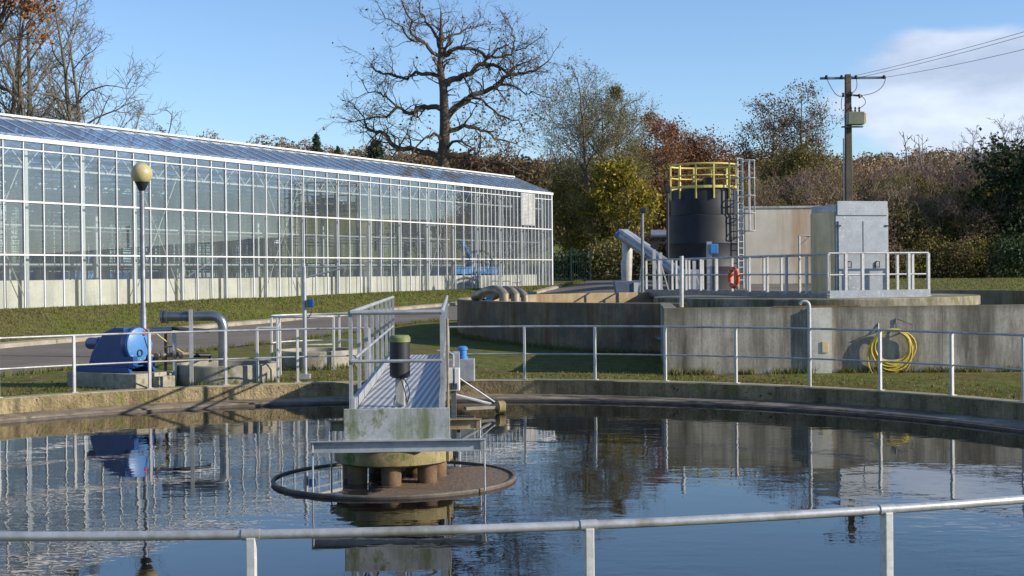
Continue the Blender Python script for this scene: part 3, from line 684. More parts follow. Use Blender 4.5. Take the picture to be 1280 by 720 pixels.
# glass
m_ = MB(); quad(m_, (U0,0,.8),(GU1,0,.8),(GU1,0,EZ),(U0,0,EZ)); m_.build('front_glass', 'glass', t)
m_ = MB(); quad(m_, (GU1,DEP,.8),(U0,DEP,.8),(U0,DEP,EZ),(GU1,DEP,EZ)); m_.build('rear_glass', 'glass', t)
for uu in (GU1, U0):
    m_ = MB(); pl = [(uu,0,.8),(uu,DEP,.8),(uu,DEP,EZ)]
    for k in range(NS-1, -1, -1): pl += [(uu,SP*k+SP/2,RZ),(uu,SP*k,EZ)]
    m_.add(pl, [tuple(range(len(pl)))]); m_.build('end_glass', 'glass', t)
for k in range(NS):
    for (a, b) in ((0, SP/2), (SP, SP/2)):
        m_ = MB(); quad(m_, (U0,SP*k+a,EZ+.10),(GU1,SP*k+a,EZ+.10),(GU1,SP*k+b,RZ),(U0,SP*k+b,RZ)); m_.build('roof_glass', 'roofglass', t)
    m_ = MB()
    for u in us:
        m_.bar((u,SP*k,EZ+.12),(u,SP*k+SP/2,RZ+.02),.028,.02); m_.bar((u,SP*k+SP,EZ+.12),(u,SP*k+SP/2,RZ+.02),.028,.02)
    m_.build('roof_bars', 'roofrail', t)
    MB().box(((U0+GU1)/2,SP*k+SP/2,RZ+.04),(GU1-U0+.1,.12,.07)).build('ridge_cap', 'roofrail', t)
for k in range(NS+1):
    m_ = MB().box(((U0+GU1)/2,SP*k,EZ+.02),(GU1-U0+.2,.18 if k == 0 else .14,.13)); m_.build('gutter', 'roofrail', t)
# front bars
m_ = MB()
for u in us: m_.box((u,-.02,(.8+EZ)/2),(.034,.045,EZ-.8))
for u in us[:11]: m_.box((u-.4,-.02,(.8+EZ)/2),(.03,.04,EZ-.8))
m_.build('glazing_bars', 'roofrail', t)
for z, h in ((4.42,.055),(2.745,.045),(6.06,.035),(.98,.05)):
    MB().box(((U0+GU1)/2,-.03,z),(GU1-U0,.075,h)).build('cross_rail', 'roofrail', t)
MB().box((GU1,-.0,(.8+EZ)/2),(.11,.11,EZ-.8)).build('corner_post', 'roofrail', t)
m_ = MB()
for k in range(int(DEP/.8)+1): m_.box((GU1,k*.8,(.8+EZ)/2),(.05,.05,EZ-.8))
for z in (4.42,2.745,6.2): m_.box((GU1,DEP/2,z),(.07,DEP,.06))
for k in range(NS): m_.bar((GU1,SP*k,EZ),(GU1,SP*k+SP/2,RZ),.06); m_.bar((GU1,SP*k+SP,EZ),(GU1,SP*k+SP/2,RZ),.06)
m_.build('end_frame', 'roofrail', t)
m_ = MB()
for u in us[::3]: m_.box((u,DEP,(.8+EZ)/2),(.05,.05,EZ-.8))
for z in (4.42,2.745): m_.box(((U0+GU1)/2,DEP,z),(GU1-U0,.07,.06))
m_.build('rear_frame', 'roofrail', t)
# columns: front row and one row under each gutter
for k in range(0, 25):
    u = GU1-.35-2.4*k
    MB().box((u,.40,(.9+EZ-.1)/2),(.13,.11,EZ-.1-.9)).build('column', 'column', t)
for r_ in range(1, NS+1):
    for k in range(0, 12):
        u = GU1-.35-4.8*k
        MB().box((u,SP*r_-(.3 if r_ == NS else 0),(.9+EZ-.1)/2),(.12,.12,EZ-1.0)).build('column', 'column', t)
# lattice trusses along the gutter lines
for r_ in range(0, NS+1):
    y = .40 if r_ == 0 else SP*r_-(.3 if r_ == NS else 0)
    m_ = MB().bar((U0,y,6.15),(GU1-.35,y,6.15),.06); m_.bar((U0,y,5.55),(GU1-.35,y,5.55),.06)
    u = GU1-.35; k = 0
    while u > U0+.6:
        za, zb_ = (5.55,6.15) if k % 2 == 0 else (6.15,5.55)
        m_.bar((u,y,za),(u-.6,y,zb_),.03); u -= .6; k += 1
    m_.build('lattice_truss', 'column', t)
for k in range(0, 12):
    u = GU1-.35-4.8*k; m_ = MB().bar((u,.4,5.6),(u,DEP-.3,5.6),.05); m_.bar((u,.4,6.1),(u,DEP-.3,6.1),.04)
    y = .4
    while y < DEP-1.2: m_.bar((u,y,5.6),(u,y+.58,6.1),.025); m_.bar((u,y+.58,6.1),(u,y+1.17,5.6),.025); y += 1.17
    m_.build('cross_truss', 'column', t)
# bracing rods
for k in (1, 4, 9, 12, 15, 18):
    ua = GU1-.35-2.4*k; ub = ua-2.4
    m_ = MB().tube([(ua,.44,1.3),(ub,.44,5.9)], .018, 5); m_.tube([(ub,.47,1.3),(ua,.47,5.9)], .018, 5)
    m_.build('bracing_rod', 'column', t)
m_ = MB().tube([(U0,.5,3.7),(GU1-.4,.5,3.7)], .03, 6); m_.build('heating_pipe', 'column', t)
for r_ in (1,2,3):
    m_ = MB().tube([(U0,SP*r_+.1,3.75),(GU1-.4,SP*r_+.1,3.75)], .03, 6); m_.tube([(U0,SP*r_+.1,2.5),(GU1-.4,SP*r_+.1,2.5)], .04, 6); m_.build('heating_pipe', 'column', t)
MB().box(((U0+GU1)/2-.2,.75,1.42),(GU1-U0-.8,.22,1.04)).build('basin_wall', 'conclight', t)
MB().box(((U0+GU1)/2-.2,DEP/2+.4,1.0),(GU1-U0-.8,DEP-1.2,.3)).build('floor', 'concpad', t)
# louvre panel near the end
m_ = MB().box((GU1-2.9,-.07,5.43),(1.62,.05,1.72)); fr_ = m_.build('vent_frame', 'galv', t)
m_ = MB()
for k in range(22): m_.box((GU1-3.28,-.105,4.66+.074*k),(.68,.012,.05)); m_.box((GU1-2.52,-.105,4.66+.074*k),(.68,.012,.05))
m_.build('vent_slats', 'whiteold', fr_)
# planted basins and blue tank within the greenhouse
def gl(u, y, z): q = GA+GW*u+GN*y; return Vector((q.x, q.y, z))
q = gl(32.6, 2.6, 1.15)
t = thing('blue_tank', 'light blue open tank seen inside the far end of the greenhouse', 'tank', tuple(q), rz=gang, local=True)
MB().box((0,0,.62),(4.6,1.6,1.24)).build('body', 'bluelight', t, bevel=.03)
m_ = MB().box((0,-.82,1.2),(4.7,.06,.08)); m_.box((0,-.82,.7),(4.7,.05,.06)); m_.build('rim', 'bluebox', t)
MB().tube([(1.2,0,1.2),(.2,0,2.3),(-.2,0,2.6)], .1, 10).build('pipe', 'bluelight', t, smooth=True)
MB().box((.9,0,1.5),(.5,.5,.6)).build('machine', 'galv', t)

# ------------------------------------------------------------------ basin behind (concrete ring)
t = thing('concrete_basin', 'large round concrete basin with straight grey front wall', 'basin', (T2.x, T2.y, 0))
TZ = 1.27
XF = 3.07; YF = 27.5
aL = math.atan2(-math.sqrt(R2**2-(XF-T2.x)**2), XF-T2.x)     # where the ring meets the straight box
# left part, outer face in the open; goes clockwise from aL to about 0 (through the left and the back)
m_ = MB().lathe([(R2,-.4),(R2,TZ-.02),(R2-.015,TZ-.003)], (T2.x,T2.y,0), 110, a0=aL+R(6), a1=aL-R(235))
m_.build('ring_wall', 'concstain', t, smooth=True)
m_ = MB().lathe([(R2-.015,TZ),(R2-.30,TZ),(R2-.31,TZ-.01)], (T2.x,T2.y,0), 110, a0=aL+R(6), a1=aL-R(235)); m_.build('coping', 'curbtop', t, smooth=True)
m_ = MB().lathe([(R2-.31,TZ-.01),(R2-.31,-.2)], (T2.x,T2.y,0), 110, a0=aL+R(6), a1=aL-R(235)); m_.build('inner_wall', 'concwarm', t, smooth=True)
yr = T2.y-math.sqrt(R2**2-(XF-T2.x)**2)
m_ = MB().box(((XF+8.0)/2+.0,YF+.15,(TZ-.5)/2),(8.0-XF+.0,.30,TZ+.5)); m_.build('front_wall', 'concwall', t)
MB().box((12.6,YF+.18,(TZ-.5)/2),(9.2-.004,.30,TZ+.5)).build('front_wall', 'concwall', t)
MB().bar((XF+.17,YF+.31,(TZ-.5)/2-.002),(XF+.62,yr+.5,(TZ-.5)/2-.002),.26,TZ+.496).build('return_wall', 'concwall', t)
pa, pb = pt(1011,440,YF-.03).x, pt(1039,440,YF-.03).x
MB().box(((pa+pb)/2,YF-.03,(TZ-.5)/2-.01),(pb-pa,.12,TZ+.48)).build('pilaster', 'conclight', t)
xg = pt(1007,440,YF).x
MB().box(((pt(1003,440,YF).x+pa)/2,YF-.004,(TZ-.5)/2-.02),(pa-pt(1003,440,YF).x,.012,TZ+.46)).build('joint_strip', 'concwall', t)
m_ = MB().box((pt(1030,440,YF).x,YF-.10,.46),(.12,.02,.22)); m_.build('cover_plate', 'cream', t)
m_ = MB().box((17.1,(YF+34)/2,(TZ-.5)/2),(.3,34-YF,TZ+.5)); m_.build('side_wall', 'concwall', t)
m_ = MB().bar((XF+2.2,YF+.02,TZ+.012),(pt(1076,385,YF).x,YF+.02,TZ+.012),.05,.02); m_.build('edge_strip', 'rust', t)
n_ = 80; m_ = MB(); m_.v = [(T2.x+(R2-.2)*math.cos(2*PI*i/n_), T2.y+(R2-.2)*math.sin(2*PI*i/n_), .72) for i in range(n_)]; m_.f = [tuple(range(n_))]
struct(m_.build('basin_water', 'water2'), 'brown water in the basin behind')
m_ = MB(); quad(m_, (XF+.2,YF+.2,.5),(17,YF+.2,.5),(17,33,.5),(XF+.2,33,.5)); struct(m_.build('channel_floor', 'concwall'), 'concrete channel floor')
# centre slab
S2 = Vector((9.2, 41.6)); RS = 4.85
t = thing('centre_slab', 'round thick mossy concrete slab in the middle of the basin', 'slab', (S2.x, S2.y, 0))
MB().lathe([(0,1.235),(RS-.02,1.235),(RS,1.21),(RS,.98),(RS-.15,.97),(RS-.15,0)], (S2.x,S2.y,0), 90).build('slab', 'slab', t, smooth=True)
# walkway with railings
wa, wb = Vector((5.0, 50.6)), Vector((8.75, 37.6)); wd_ = (wb-wa).normalized(); wn = Vector((wd_.y, -wd_.x))*-1   # wn to the right
if wn.x < 0: wn = -wn
WZ = 1.24
t = thing('basin_walkway', 'narrow walkway deck leading out to the silver cabinet', 'walkway', (wa.x, wa.y, WZ))
mt_ = Matrix((tuple(wn)+(0,), tuple(wd_)+(0,), (0,0,1))).transposed()
cmid = (wa+wb)/2+wn*.6; Lw = (wb-wa).length
MB().box((cmid.x,cmid.y,WZ+.04),(1.2,Lw,.05),mat=mt_).build('deck', 'galv_dark', t)
for s_ in (0, 1.2):
    q = (wa+wb)/2+wn*s_; MB().box((q.x,q.y,WZ),(.06,Lw+.1,.26),mat=mt_).build('side_beam', 'galv_dark', t)
def v3(p, z): return Vector((p.x, p.y, z))
rz_ = math.atan2(wd_.y, wd_.x)-PI/2
path = [v3(wa, WZ+.1), v3(wb, WZ+.1)]
np_ = 12
guardrail('walkway_railing', 'left railing of the walkway carrying the orange lifebuoy', path, [(v3(wa.lerp(wb, i/(np_-1)), WZ+.1), rz_) for i in range(np_)], 1.12, [.56], mat='rail', r=.028, pw=(.07,.08))
wa2, wb2 = wa+wn*1.2, wb+wn*1.2
path = [v3(wa2, WZ+.1), v3(wa2.lerp(wb2,.8), WZ+.1)]
guardrail('walkway_railing', 'right railing of the walkway behind the lifebuoy', path, [(v3(wa2.lerp(wb2, .8*i/9), WZ+.1), rz_) for i in range(10)], 1.12, [.56], mat='rail', r=.028, pw=(.07,.08))
# platform in front of the cabinet
ea = v3(wb, WZ+.02); fd = wn     # direction along cabinet front (to the right)
eb = v3(wb+fd*3.15, WZ+.02)
eL = v3(wb, WZ+.02)
path = [eL, eb, eb+Vector((-wd_.x*1.6, -wd_.y*1.6, 0))]
ps = [(eL.lerp(eb, q), rz_) for q in (.0,.17,.335,.585,.80,1.0)]+[(path[2].lerp(eb, .5), rz_), (path[2], rz_)]
tt = guardrail('platform_railing', 'pale railing with white kick board in front of the silver cabinet', path, ps, 1.22, [.62], mat='rail', r=.03, pw=(.08,.08))
q = (eL+eb)/2
MB().box((q.x+wd_.x*.05,q.y+wd_.y*.05,WZ+.10),(3.15,.03,.22),mat=mt_).build('kick_board', 'alu', tt)
# cabinet
cA = Vector((9.13, 38.35))
cW, cD, cH = 1.70, 1.40, 2.66
cm = cA+fd*cW/2-wd_*cD/2
t = thing('equipment_cabinet', 'tall silver double door cabinet with cream side on the slab', 'cabinet', (cm.x, cm.y, WZ))
def cbx(s_, a_, z_, size, name, mat, par=None, bev=0):
    q = cA+fd*s_-wd_*a_; return MB().box((q.x,q.y,z_), size, mat=mt_).build(name, mat, par or t, bevel=bev)
cbx(cW/2, cD/2, WZ+cH*.5-.06, (cW-.02, cD, cH-.12), 'body', 'alu', bev=.01)
cbx(-.016, cD/2, WZ+cH*.46, (.035, cD-.06, cH*.90), 'side_panel', 'cream')
cbx(cW/2, -.01, WZ+cH-.14, (cW-.10, .05, .40), 'head_panel', 'alu', bev=.006)
cbx(cW/2-.02, cD*.5, WZ+cH-.08, (cW-.10, cD+.02, .10), 'roof', 'alu', bev=.01)
for k in (0, 1):
    dr = cbx(cW*(.27+.46*k), -.02, WZ+1.13, (cW*.445, .035, 2.06), 'door', 'alu', bev=.006)
    q = cA+fd*cW*(.235+.53*k)+wd_*.055
    hp = [Vector((q.x+.0,q.y,WZ+1.02)), Vector((q.x-.06,q.y-.03,WZ+.98)), Vector((q.x-.07,q.y-.03,WZ+.86)), Vector((q.x+.05,q.y-.03,WZ+.84)), Vector((q.x+.05,q.y-.03,WZ+1.0))]
    MB().tube(hp, .016, 6, closed=True).build('handle', 'black', dr)
    q = cA+fd*cW*(.055+.89*k)+wd_*.05
    MB().box((q.x,q.y,WZ+2.02),(.10,.03,.05),mat=mt_).build('hinge', 'black', dr)
# lifebuoy
q = pt(920.5, 347, 43.2)
tnt = Matrix((tuple(wd_)+(0,), (0,0,1), tuple(-wn)+(0,))).transposed()
b_ = MB(); pr = [(.28+.075*math.cos(a), .075*math.sin(a)) for a in [2*PI*i/12 for i in range(13)]]
kq = ((q.x-wa.x)*wd_.x+(q.y-wa.y)*wd_.y); qq = wa+wd_*kq-wn*.10
b_.lathe(pr, (qq.x, qq.y, q.z), 36, tnt)
t = thing('lifebuoy', 'orange lifebuoy hanging on the walkway railing', 'lifebuoy', (qq.x, qq.y, q.z-.36))
b_.build('ring', 'orange', t, smooth=True)
for k in range(4):
    a = PI/4+k*PI/2; pr2 = [(.28+.078*math.cos(x), .078*math.sin(x)) for x in [2*PI*i/12 for i in range(13)]]
    MB().lathe(pr2, (qq.x, qq.y, q.z), 3, tnt, a0=a-.09, a1=a+.09).build('band', 'whiteold', t, smooth=True)
# white post at the near basin wall
p = pt(852, 384, 30.9); tp = pt(852, 320, 30.9)
tag(MB().tube([p, tp], .045, 10).build('ladder_post', 'postw', None, org=p, smooth=True), 'single pale post rising from the near rim of the basin', 'post')
# service post with blue box
p = zpt(887, 365, 46.5, WZ); tp = pt(887, 302, 46.5)
t = thing('service_post', 'grey post with a small blue socket box on the walkway', 'post', tuple(p))
MB().box((p.x,p.y,(p.z+tp.z)/2),(.17,.12,tp.z-p.z)).build('post', 'galv', t)
MB().box(pt(892.5,311,46.4),(.27,.15,.34)).build('box', 'bluebox', t, bevel=.02)
# little crane near cabinet
p = zpt(999, 360, 41.2, WZ); tp = pt(999, 294, 41.2)
t = thing('davit', 'small pale davit post with bracket left of the cabinet', 'davit', tuple(p))
MB().tube([p, tp, pt(1012,295,41.2)], .035, 8).build('post', 'postw', t, smooth=True)
MB().tube([pt(1001,306,41.2), pt(1012,296,41.2)], .02, 6).build('brace', 'whiteold', t)
# pipes over the basin rim
t = thing('overflow_pipes', 'three thick dirty pipes arching over the left basin rim', 'pipes', tuple(pt(640,382,38)))
for k, (px, y0) in enumerate(((624, 359), (638, 359), (650, 361))):
    Y = 36.5+k*.7; r_ = .135-.01*k
    path = [pt(px-30+6*k, 371, Y+1.2), pt(px-22+5*k, 368, Y+.8)]+arc(pt(px-22+5*k,367,Y+.8), pt(px-4,y0-1,Y+.2), pt(px+6,y0+9,Y), 8)[1:]+[pt(px+7,y0+32,Y)]
    MB().tube(path, r_, 16).build('pipe', 'pipebrown', t, smooth=True)
    h = pt(px-5, y0-3, Y+.2); MB().tube([h+Vector((-.1,0,0)), h+Vector((-.1,0,.10)), h+Vector((.1,0,.10)), h+Vector((.1,0,0))], .014, 6).build('lifting_eye', 'galv_dark', t)
for k, px in enumerate((601, 607)):
    MB().tube([pt(px,370.5,37.6), pt(px+4,370,37.5)], .17, 14).build('flange', 'bluebox', t, smooth=True)

# ------------------------------------------------------------------ yard behind the basin
# silo
sp = pt(880.5, 340, 65); sx_, sy_ = sp.x, 65.0; s0 = gz(sx_, sy_)
t = thing('silo', 'black plastic silo with stepped top', 'silo', (sx_, sy_, s0))
MB().lathe([(1.70,s0-.1),(1.70,2.2),(1.72,2.24),(1.70,2.28),(1.70,3.3),(1.72,3.34),(1.70,3.38),(1.70,4.55),(1.66,4.66),(1.57,4.70),(1.57,5.80),(1.50,5.90),(.5,6.12),(.5,6.3),(.0,6.34)], (sx_,sy_,0), 56).build('body', 'silo', t, smooth=True)
MB().tube([(sx_+.2,sy_-.6,6.0),(sx_+.2,sy_-.6,6.45)], .3, 18).build('hatch', 'black', t, smooth=True)
gt = thing('silo_railing', 'yellow circular guard rail on top of the black silo', 'railing', (sx_, sy_, 5.4))
def circ(r, z, n=48): return [Vector((sx_+r*math.cos(2*PI*i/n), sy_+r*math.sin(2*PI*i/n), z)) for i in range(n)]
MB().tube(circ(1.62, 7.06), .045, 8, closed=True).build('top_rail', 'yellow', gt, smooth=True)
MB().tube(circ(1.62, 6.52), .035, 8, closed=True).build('mid_rail', 'yellow', gt, smooth=True)
MB().lathe([(1.63,5.93),(1.63,6.05)], (sx_,sy_,0), 48).build('kick_plate', 'yellow', gt)
for k in range(12):
    a = 2*PI*(k+.3)/12; MB().box((sx_+1.62*math.cos(a),sy_+1.62*math.sin(a),6.25),(.07,.07,1.62),rot=a).build('post', 'yellow', gt)
# ladder with cage
la = R(-38); ld = Vector((math.cos(la), math.sin(la))); lt_ = Vector((-ld.y, ld.x))
lc = Vector((sx_, sy_))+ld*1.95
t = thing('caged_ladder', 'white caged ladder climbing the right of the black silo', 'ladder', (lc.x, lc.y, s0))
for s_ in (-.25, .25):
    q = lc+lt_*s_; MB().tube([v3(q, s0), v3(q, 7.3)], .045, 8).build('stile', 'whiteold', t)
for k in range(20):
    z = s0+.4+k*.3; MB().tube([v3(lc-lt_*.25, z), v3(lc+lt_*.25, z)], .022, 6).build('rung', 'galv', t)
for k in range(5):
    z = 3.9+k*.82; hp = [v3(lc+lt_*(.38*math.cos(a))+ld*(.75*math.sin(a)), z) for a in [PI*i/10 for i in range(11)]]
    MB().tube(hp, .03, 6).build('cage_hoop', 'whiteold', t)
for a in (R(20), R(55), R(90), R(125), R(160)):
    q = lc+lt_*(.38*math.cos(a))+ld*(.75*math.sin(a)); MB().tube([v3(q, 3.9), v3(q, 7.2)], .028, 6).build('cage_bar', 'whiteold', t)
# container building
ca = pt(931, 300, 69); cb = pt(1050, 300, 69)
zc = pt(980, 259.5, 69).z; g0 = gz(ca.x, 69)
t = thing('storage_container', 'big faded white storage box with rust stains behind the ladder', 'container', ((ca.x+cb.x)/2, 70, g0))
MB().box(((ca.x+cb.x)/2, 71, (zc+g0)/2), (cb.x-ca.x, 4, zc-g0)).build('body', 'container', t, bevel=.03)
MB().box(((ca.x+cb.x)/2, 71, zc+.03), (cb.x-ca.x+.12, 4.1, .1)).build('roof_edge', 'whiteold', t)
# screw conveyor
Y = 58.5
t = thing('screw_conveyor', 'inclined grey screw conveyor with blue motor and white drop chute', 'conveyor', tuple(zpt(783,362,Y,gz(4.9,Y))))
MB().tube([pt(778,294,Y), pt(852,344,Y-2.2)], .25, 16).build('tube', 'alu', t, smooth=True)
MB().bar(pt(779,288,Y), pt(808,308,Y-.8), .55, .12).build('cover', 'galv', t)
MB().tube([pt(771,290.5,Y), pt(778,295,Y)], .20, 14).build('motor', 'bluebox', t, smooth=True)
zg = gz(4.9, Y)
MB().tube([pt(784,300,Y), pt(784,324,Y), pt(783,328,Y), (pt(783,330,Y).x, Y, zg+.55)], [.24,.22,.25,.21], 14).build('chute', 'whiteold', t, smooth=True)
a = pt(812,316,Y-1.2)
for dx in (-.25,.25): MB().bar((a.x+dx,a.y,a.z),(a.x+dx*2,a.y,zg),.08).build('leg', 'whiteold', t)
a = pt(834,330,Y-1.8)
for dx in (-.25,.25): MB().bar((a.x+dx,a.y,a.z),(a.x+dx*2,a.y,zg),.08).build('leg', 'whiteold', t)
q = zpt(784,360,Y,zg+.3)
t = thing('skip_bin', 'blue grey bin standing under the conveyor chute', 'bin', (q.x, q.y, zg))
MB().prism([(-.5,-.3),(.52,-.3),(.6,.32),(-.6,.32)], -.4, .4, c=q).build('body', 'whiteblock', t, bevel=.03)
MB().box((q.x+.36,q.y-.42,q.z),(.22,.06,.5)).build('panel', 'white', t)
q = zpt(861, 352, 57, gz(7.4,57)+.45)
t = thing('switch_cabinet', 'grey low cabinet between the conveyor and the silo', 'cabinet', (q.x, q.y, q.z-.5))
MB().box(q, (1.0,.6,1.3)).build('body', 'galv', t, bevel=.02); MB().box((q.x,q.y-.31,q.z+.1),(.8,.02,.8)).build('door', 'alu', t)
p = zpt(803, 365, 52.5, .8); tp = pt(803, 263, 52.5)
t = thing('sensor_pole', 'thin grey pole with small black head left of the conveyor', 'pole', tuple(p))
MB().tube([p, tp], .06, 8).build('pole', 'galv_dark', t, smooth=True); MB().box(tp+Vector((.03,0,0)), (.24,.2,.18)).build('head', 'black', t, bevel=.03)
p = zpt(835, 360, 62.8, 1.0); tp = pt(834.5, 238, 62.8)
t = thing('lamp_mast', 'black mast with small floodlight touching the silo left edge', 'mast', tuple(p))
MB().tube([p, tp], .07, 8).build('mast', 'black', t, smooth=True); MB().box(tp+Vector((0,0,.05)), (.26,.25,.3)).build('floodlight', 'black', t, bevel=.03)
# clutter of white stands under the conveyor
for k, (px, yt, lab) in enumerate(((818, 312, 'leftmost of the three pale stands right of the conveyor chute'), (826, 316, 'middle one of the three pale stands right of the conveyor chute'), (868, 326, 'rightmost of the three pale stands, in front of the black silo'))):
    p = zpt(px, 362, 53.5, gz(6,53)); tp = pt(px, yt, 53.5)
    t = thing('pipe_stand', lab, 'stand', tuple(p), 'pale stands beside the conveyor')
    MB().box((p.x,p.y,(p.z+tp.z)/2),(.13,.10,tp.z-p.z)).build('upright', 'postw', t)
    MB().bar(p+Vector((.45,0,0)), tp-Vector((0,0,.4)), .05).build('brace', 'postw', t)
# distant grey trailer
p = pt(825, 293, 95)
t = thing('trailer_tank', 'small pale grey tank trailer far behind the silo left edge', 'trailer', (p.x, p.y, gz(p.x,p.y)))
MB().tube([p-Vector((.65,0,0)), p+Vector((1.2,0,0))], .32, 16).build('tank', 'alu', t, smooth=True)
MB().box(p+Vector((0,0,-.6)), (2.4,1,.2)).build('chassis', 'black', t)
for dx in (-.6,.7): MB().tube([(p.x+dx,p.y-.6,p.z-.95),(p.x+dx,p.y+.6,p.z-.95)], .42, 16).build('wheel', 'black', t, smooth=True)
# fence with gate
t = thing('mesh_fence', 'dark green bar fence right of the greenhouse end', 'fence', tuple(zpt(690,345,92,gz(2.5,92))))
xa, xm, xb = pt(686,320,92).x, pt(714,320,92).x, pt(738,320,92).x
for xx in (xa, xm, xb): z = gz(xx,92); MB().box((xx,92,z+1.1),(.12,.12,2.3)).build('post', 'fence', t)
for a_, b_x in ((xa,xm),(xm,xb)):
    m_ = MB(); z = gz((a_+b_x)/2,92)
    for h in (.15,1.9): m_.box(((a_+b_x)/2,92,z+h),(b_x-a_,.05,.06))
    n_ = int((b_x-a_)/.13)
    for i in range(1,n_): m_.box((a_+(b_x-a_)*i/n_,92,z+1.02),(.025,.025,1.85))
    m_.build('panel', 'fence', t)

# utility pole
Y = 85; p = pt(1061.5, 340, Y); z0 = gz(p.x, Y); zt = pt(1061, 93, Y).z
t = thing('utility_pole', 'tall concrete utility pole with crossarm behind the cabinet', 'utility pole', (p.x, Y, z0))
MB().add([(p.x+sx*w0, Y+sy*w0, zz) for zz, w0 in ((z0-.2,.25),(zt,.17)) for sx, sy in ((-1,-1),(1,-1),(1,1),(-1,1))], [(0,1,5,4),(1,2,6,5),(2,3,7,6),(3,0,4,7),(4,5,6,7)]).build('shaft', 'pole', t, bevel=.03)
MB().box((p.x-.36,Y-.25,(z0+zt)/2-2),(.07,.07,zt-z0-4)).build('conduit', 'galv_dark', t)
ca, cb = pt(1025,98,Y), pt(1107,97,Y)
MB().bar(ca, cb, .14, .14).build('crossarm', 'galv_dark', t)
for px in (1033, 1052, 1070, 1105):
    q = pt(px, 97.5, Y-.12); MB().lathe([(0,.20),(.07,.16),(.10,.08),(.07,.04),(.10,-.02),(.06,-.06)], q, 12).build('insulator', 'black', t, smooth=True)
MB().bar(pt(1053,118,Y-.2), pt(1078,120,Y-.2), .12, .10).build('switch_arm', 'black', t)
for px, py in ((1054,118),(1064,117),(1074,119.5)): MB().tube([pt(px,py-2,Y-.3), pt(px+1,py+3,Y-.3)], .09, 8).build('fuse', 'black', t)
tr = thing('transformer', 'olive grey transformer box mounted on the utility pole', 'transformer', tuple(pt(1067,158,Y-.5)))
a, b = pt(1056,141,Y-.55), pt(1078,156,Y-.55)
q = (a+b)/2
MB().box((q.x+.08,Y-.65,q.z),(1.0,.7,.78)).build('tank', 'trafo', tr, bevel=.03)
m_ = MB()
for k in range(6): m_.box((q.x+.62,Y-.9+.1*k,q.z),(.12,.03,.62))
m_.build('cooling_fins', 'yellow', tr)
for k in (-.25,.0,.25): MB().lathe([(.0,.34),(.035,.34),(.07,.25),(.04,.2),(.07,.12),(.05,0)], (q.x+.08+k,Y-.65,q.z+.39), 10).build('bushing', 'black', tr, smooth=True)
MB().box((q.x-.05,Y-.4,q.z-.48),(1.3,.3,.08)).build('bracket', 'galv_dark', tr)
wires = [(pt(1033,97,Y), pt(1046,128,Y-.3), pt(1055,118,Y-.3)), (pt(1070,97,Y), pt(1074,112,Y-.3), pt(1065,116,Y-.3)), (pt(1107,97,Y), pt(1105,116,Y-.3), pt(1079,119,Y-.3)), (pt(1078,121,Y-.3), pt(1088,130,Y-.5), pt(1072,136,Y-.6)), (pt(1053,120,Y-.3), pt(1051,128,Y-.4), pt(1052,137,Y-.4))]
m_ = MB()
for a, c_, b in wires: m_.tube(arc(a, c_, b, 10), .022, 5)
m_.build('jumper_wires', 'wire', t)
far = [(pt(1033,96,Y), Vector((95, 40, 14.5))), (pt(1070,96,Y), Vector((96, 42, 14.6))), (pt(1107,97,Y), Vector((98, 44, 13.2)))]
for k, (a, lab) in enumerate(((1060, 'uppermost of the three overhead wires leaving the utility pole'), (1075, 'middle one of the three overhead wires leaving the utility pole'), (1107, 'lowest of the three overhead wires leaving the utility pole'))):
    s_ = pt(a, 96.5, Y); e_y = (32, 37, 54)[k]; Yb = 66
    e1 = pt(1280, e_y, Yb); e = s_+(e1-s_)*1.9
    pts_ = [s_.lerp(e, i/30)-Vector((0,0,.3*4*(i/30)*(1-i/30))) for i in range(31)]
    tag(MB().tube(pts_, .013, 5).build('overhead_wire', 'wire', None, org=s_), lab, 'wire', 'overhead wires')

# yellow hose on the wall
rg = random.Random(7)
hc = pt(1116, 437, YF-.08)
t = thing('garden_hose', 'coiled yellow hose hanging on the grey basin wall', 'hose', tuple(pt(1116, 408, YF-.1)))
m_ = MB()
path = []
NT = 13
top = pt(1116, 411, YF-.1)
for k in range(NT):
    wdh = rg.uniform(.36,.47); ht = rg.uniform(.30,.50); cx_ = hc.x+rg.uniform(-.04,.04); off = rg.uniform(-.05,.03)
    for i in range(28):
        a = PI/2+2*PI*i/28
        x = cx_+wdh*math.cos(a)*(1 if True else 1); sz = math.sin(a)
        z = top.z-.03*k/NT-rg.uniform(0,.006) - (1-sz)*ht + (.0)
        x += off*(1-sz)
        path.append(Vector((x, YF-.07-.10*rg.random()*.25-.012*(k % 4)-.03*(1-abs(math.cos(a))), z)))
path = [path[0]]+[(path[i-1]+path[i]*2+path[i+1])/4 for i in range(1, len(path)-1)]+[path[-1]]
m_.tube(path, .018, 8)
m_.tube([pt(1090,425,YF-.1), pt(1084,443,YF-.1), pt(1086,458,YF-.12), pt(1092,470,YF-.12)], .0165, 8)
m_.build('coil', 'hose', t, smooth=True)
m_ = MB().tube([pt(1098,404,YF-.0), pt(1098,414,YF-.05)], .012, 6); m_.tube([pt(1120,398,YF), pt(1141,406,YF-.12), pt(1141,416,YF-.12)], .010, 6); m_.tube([pt(1120,398,YF-.02), pt(1120,410,YF-.02)], .010, 6)
m_.tube([pt(1100,413,YF-.14), pt(1134,413,YF-.14)], .014, 6); m_.tube([pt(1100,413,YF), pt(1100,413,YF-.14)], .014, 6); m_.tube([pt(1134,413,YF), pt(1134,413,YF-.14)], .014, 6)
m_.build('hanger', 'galv_dark', t)

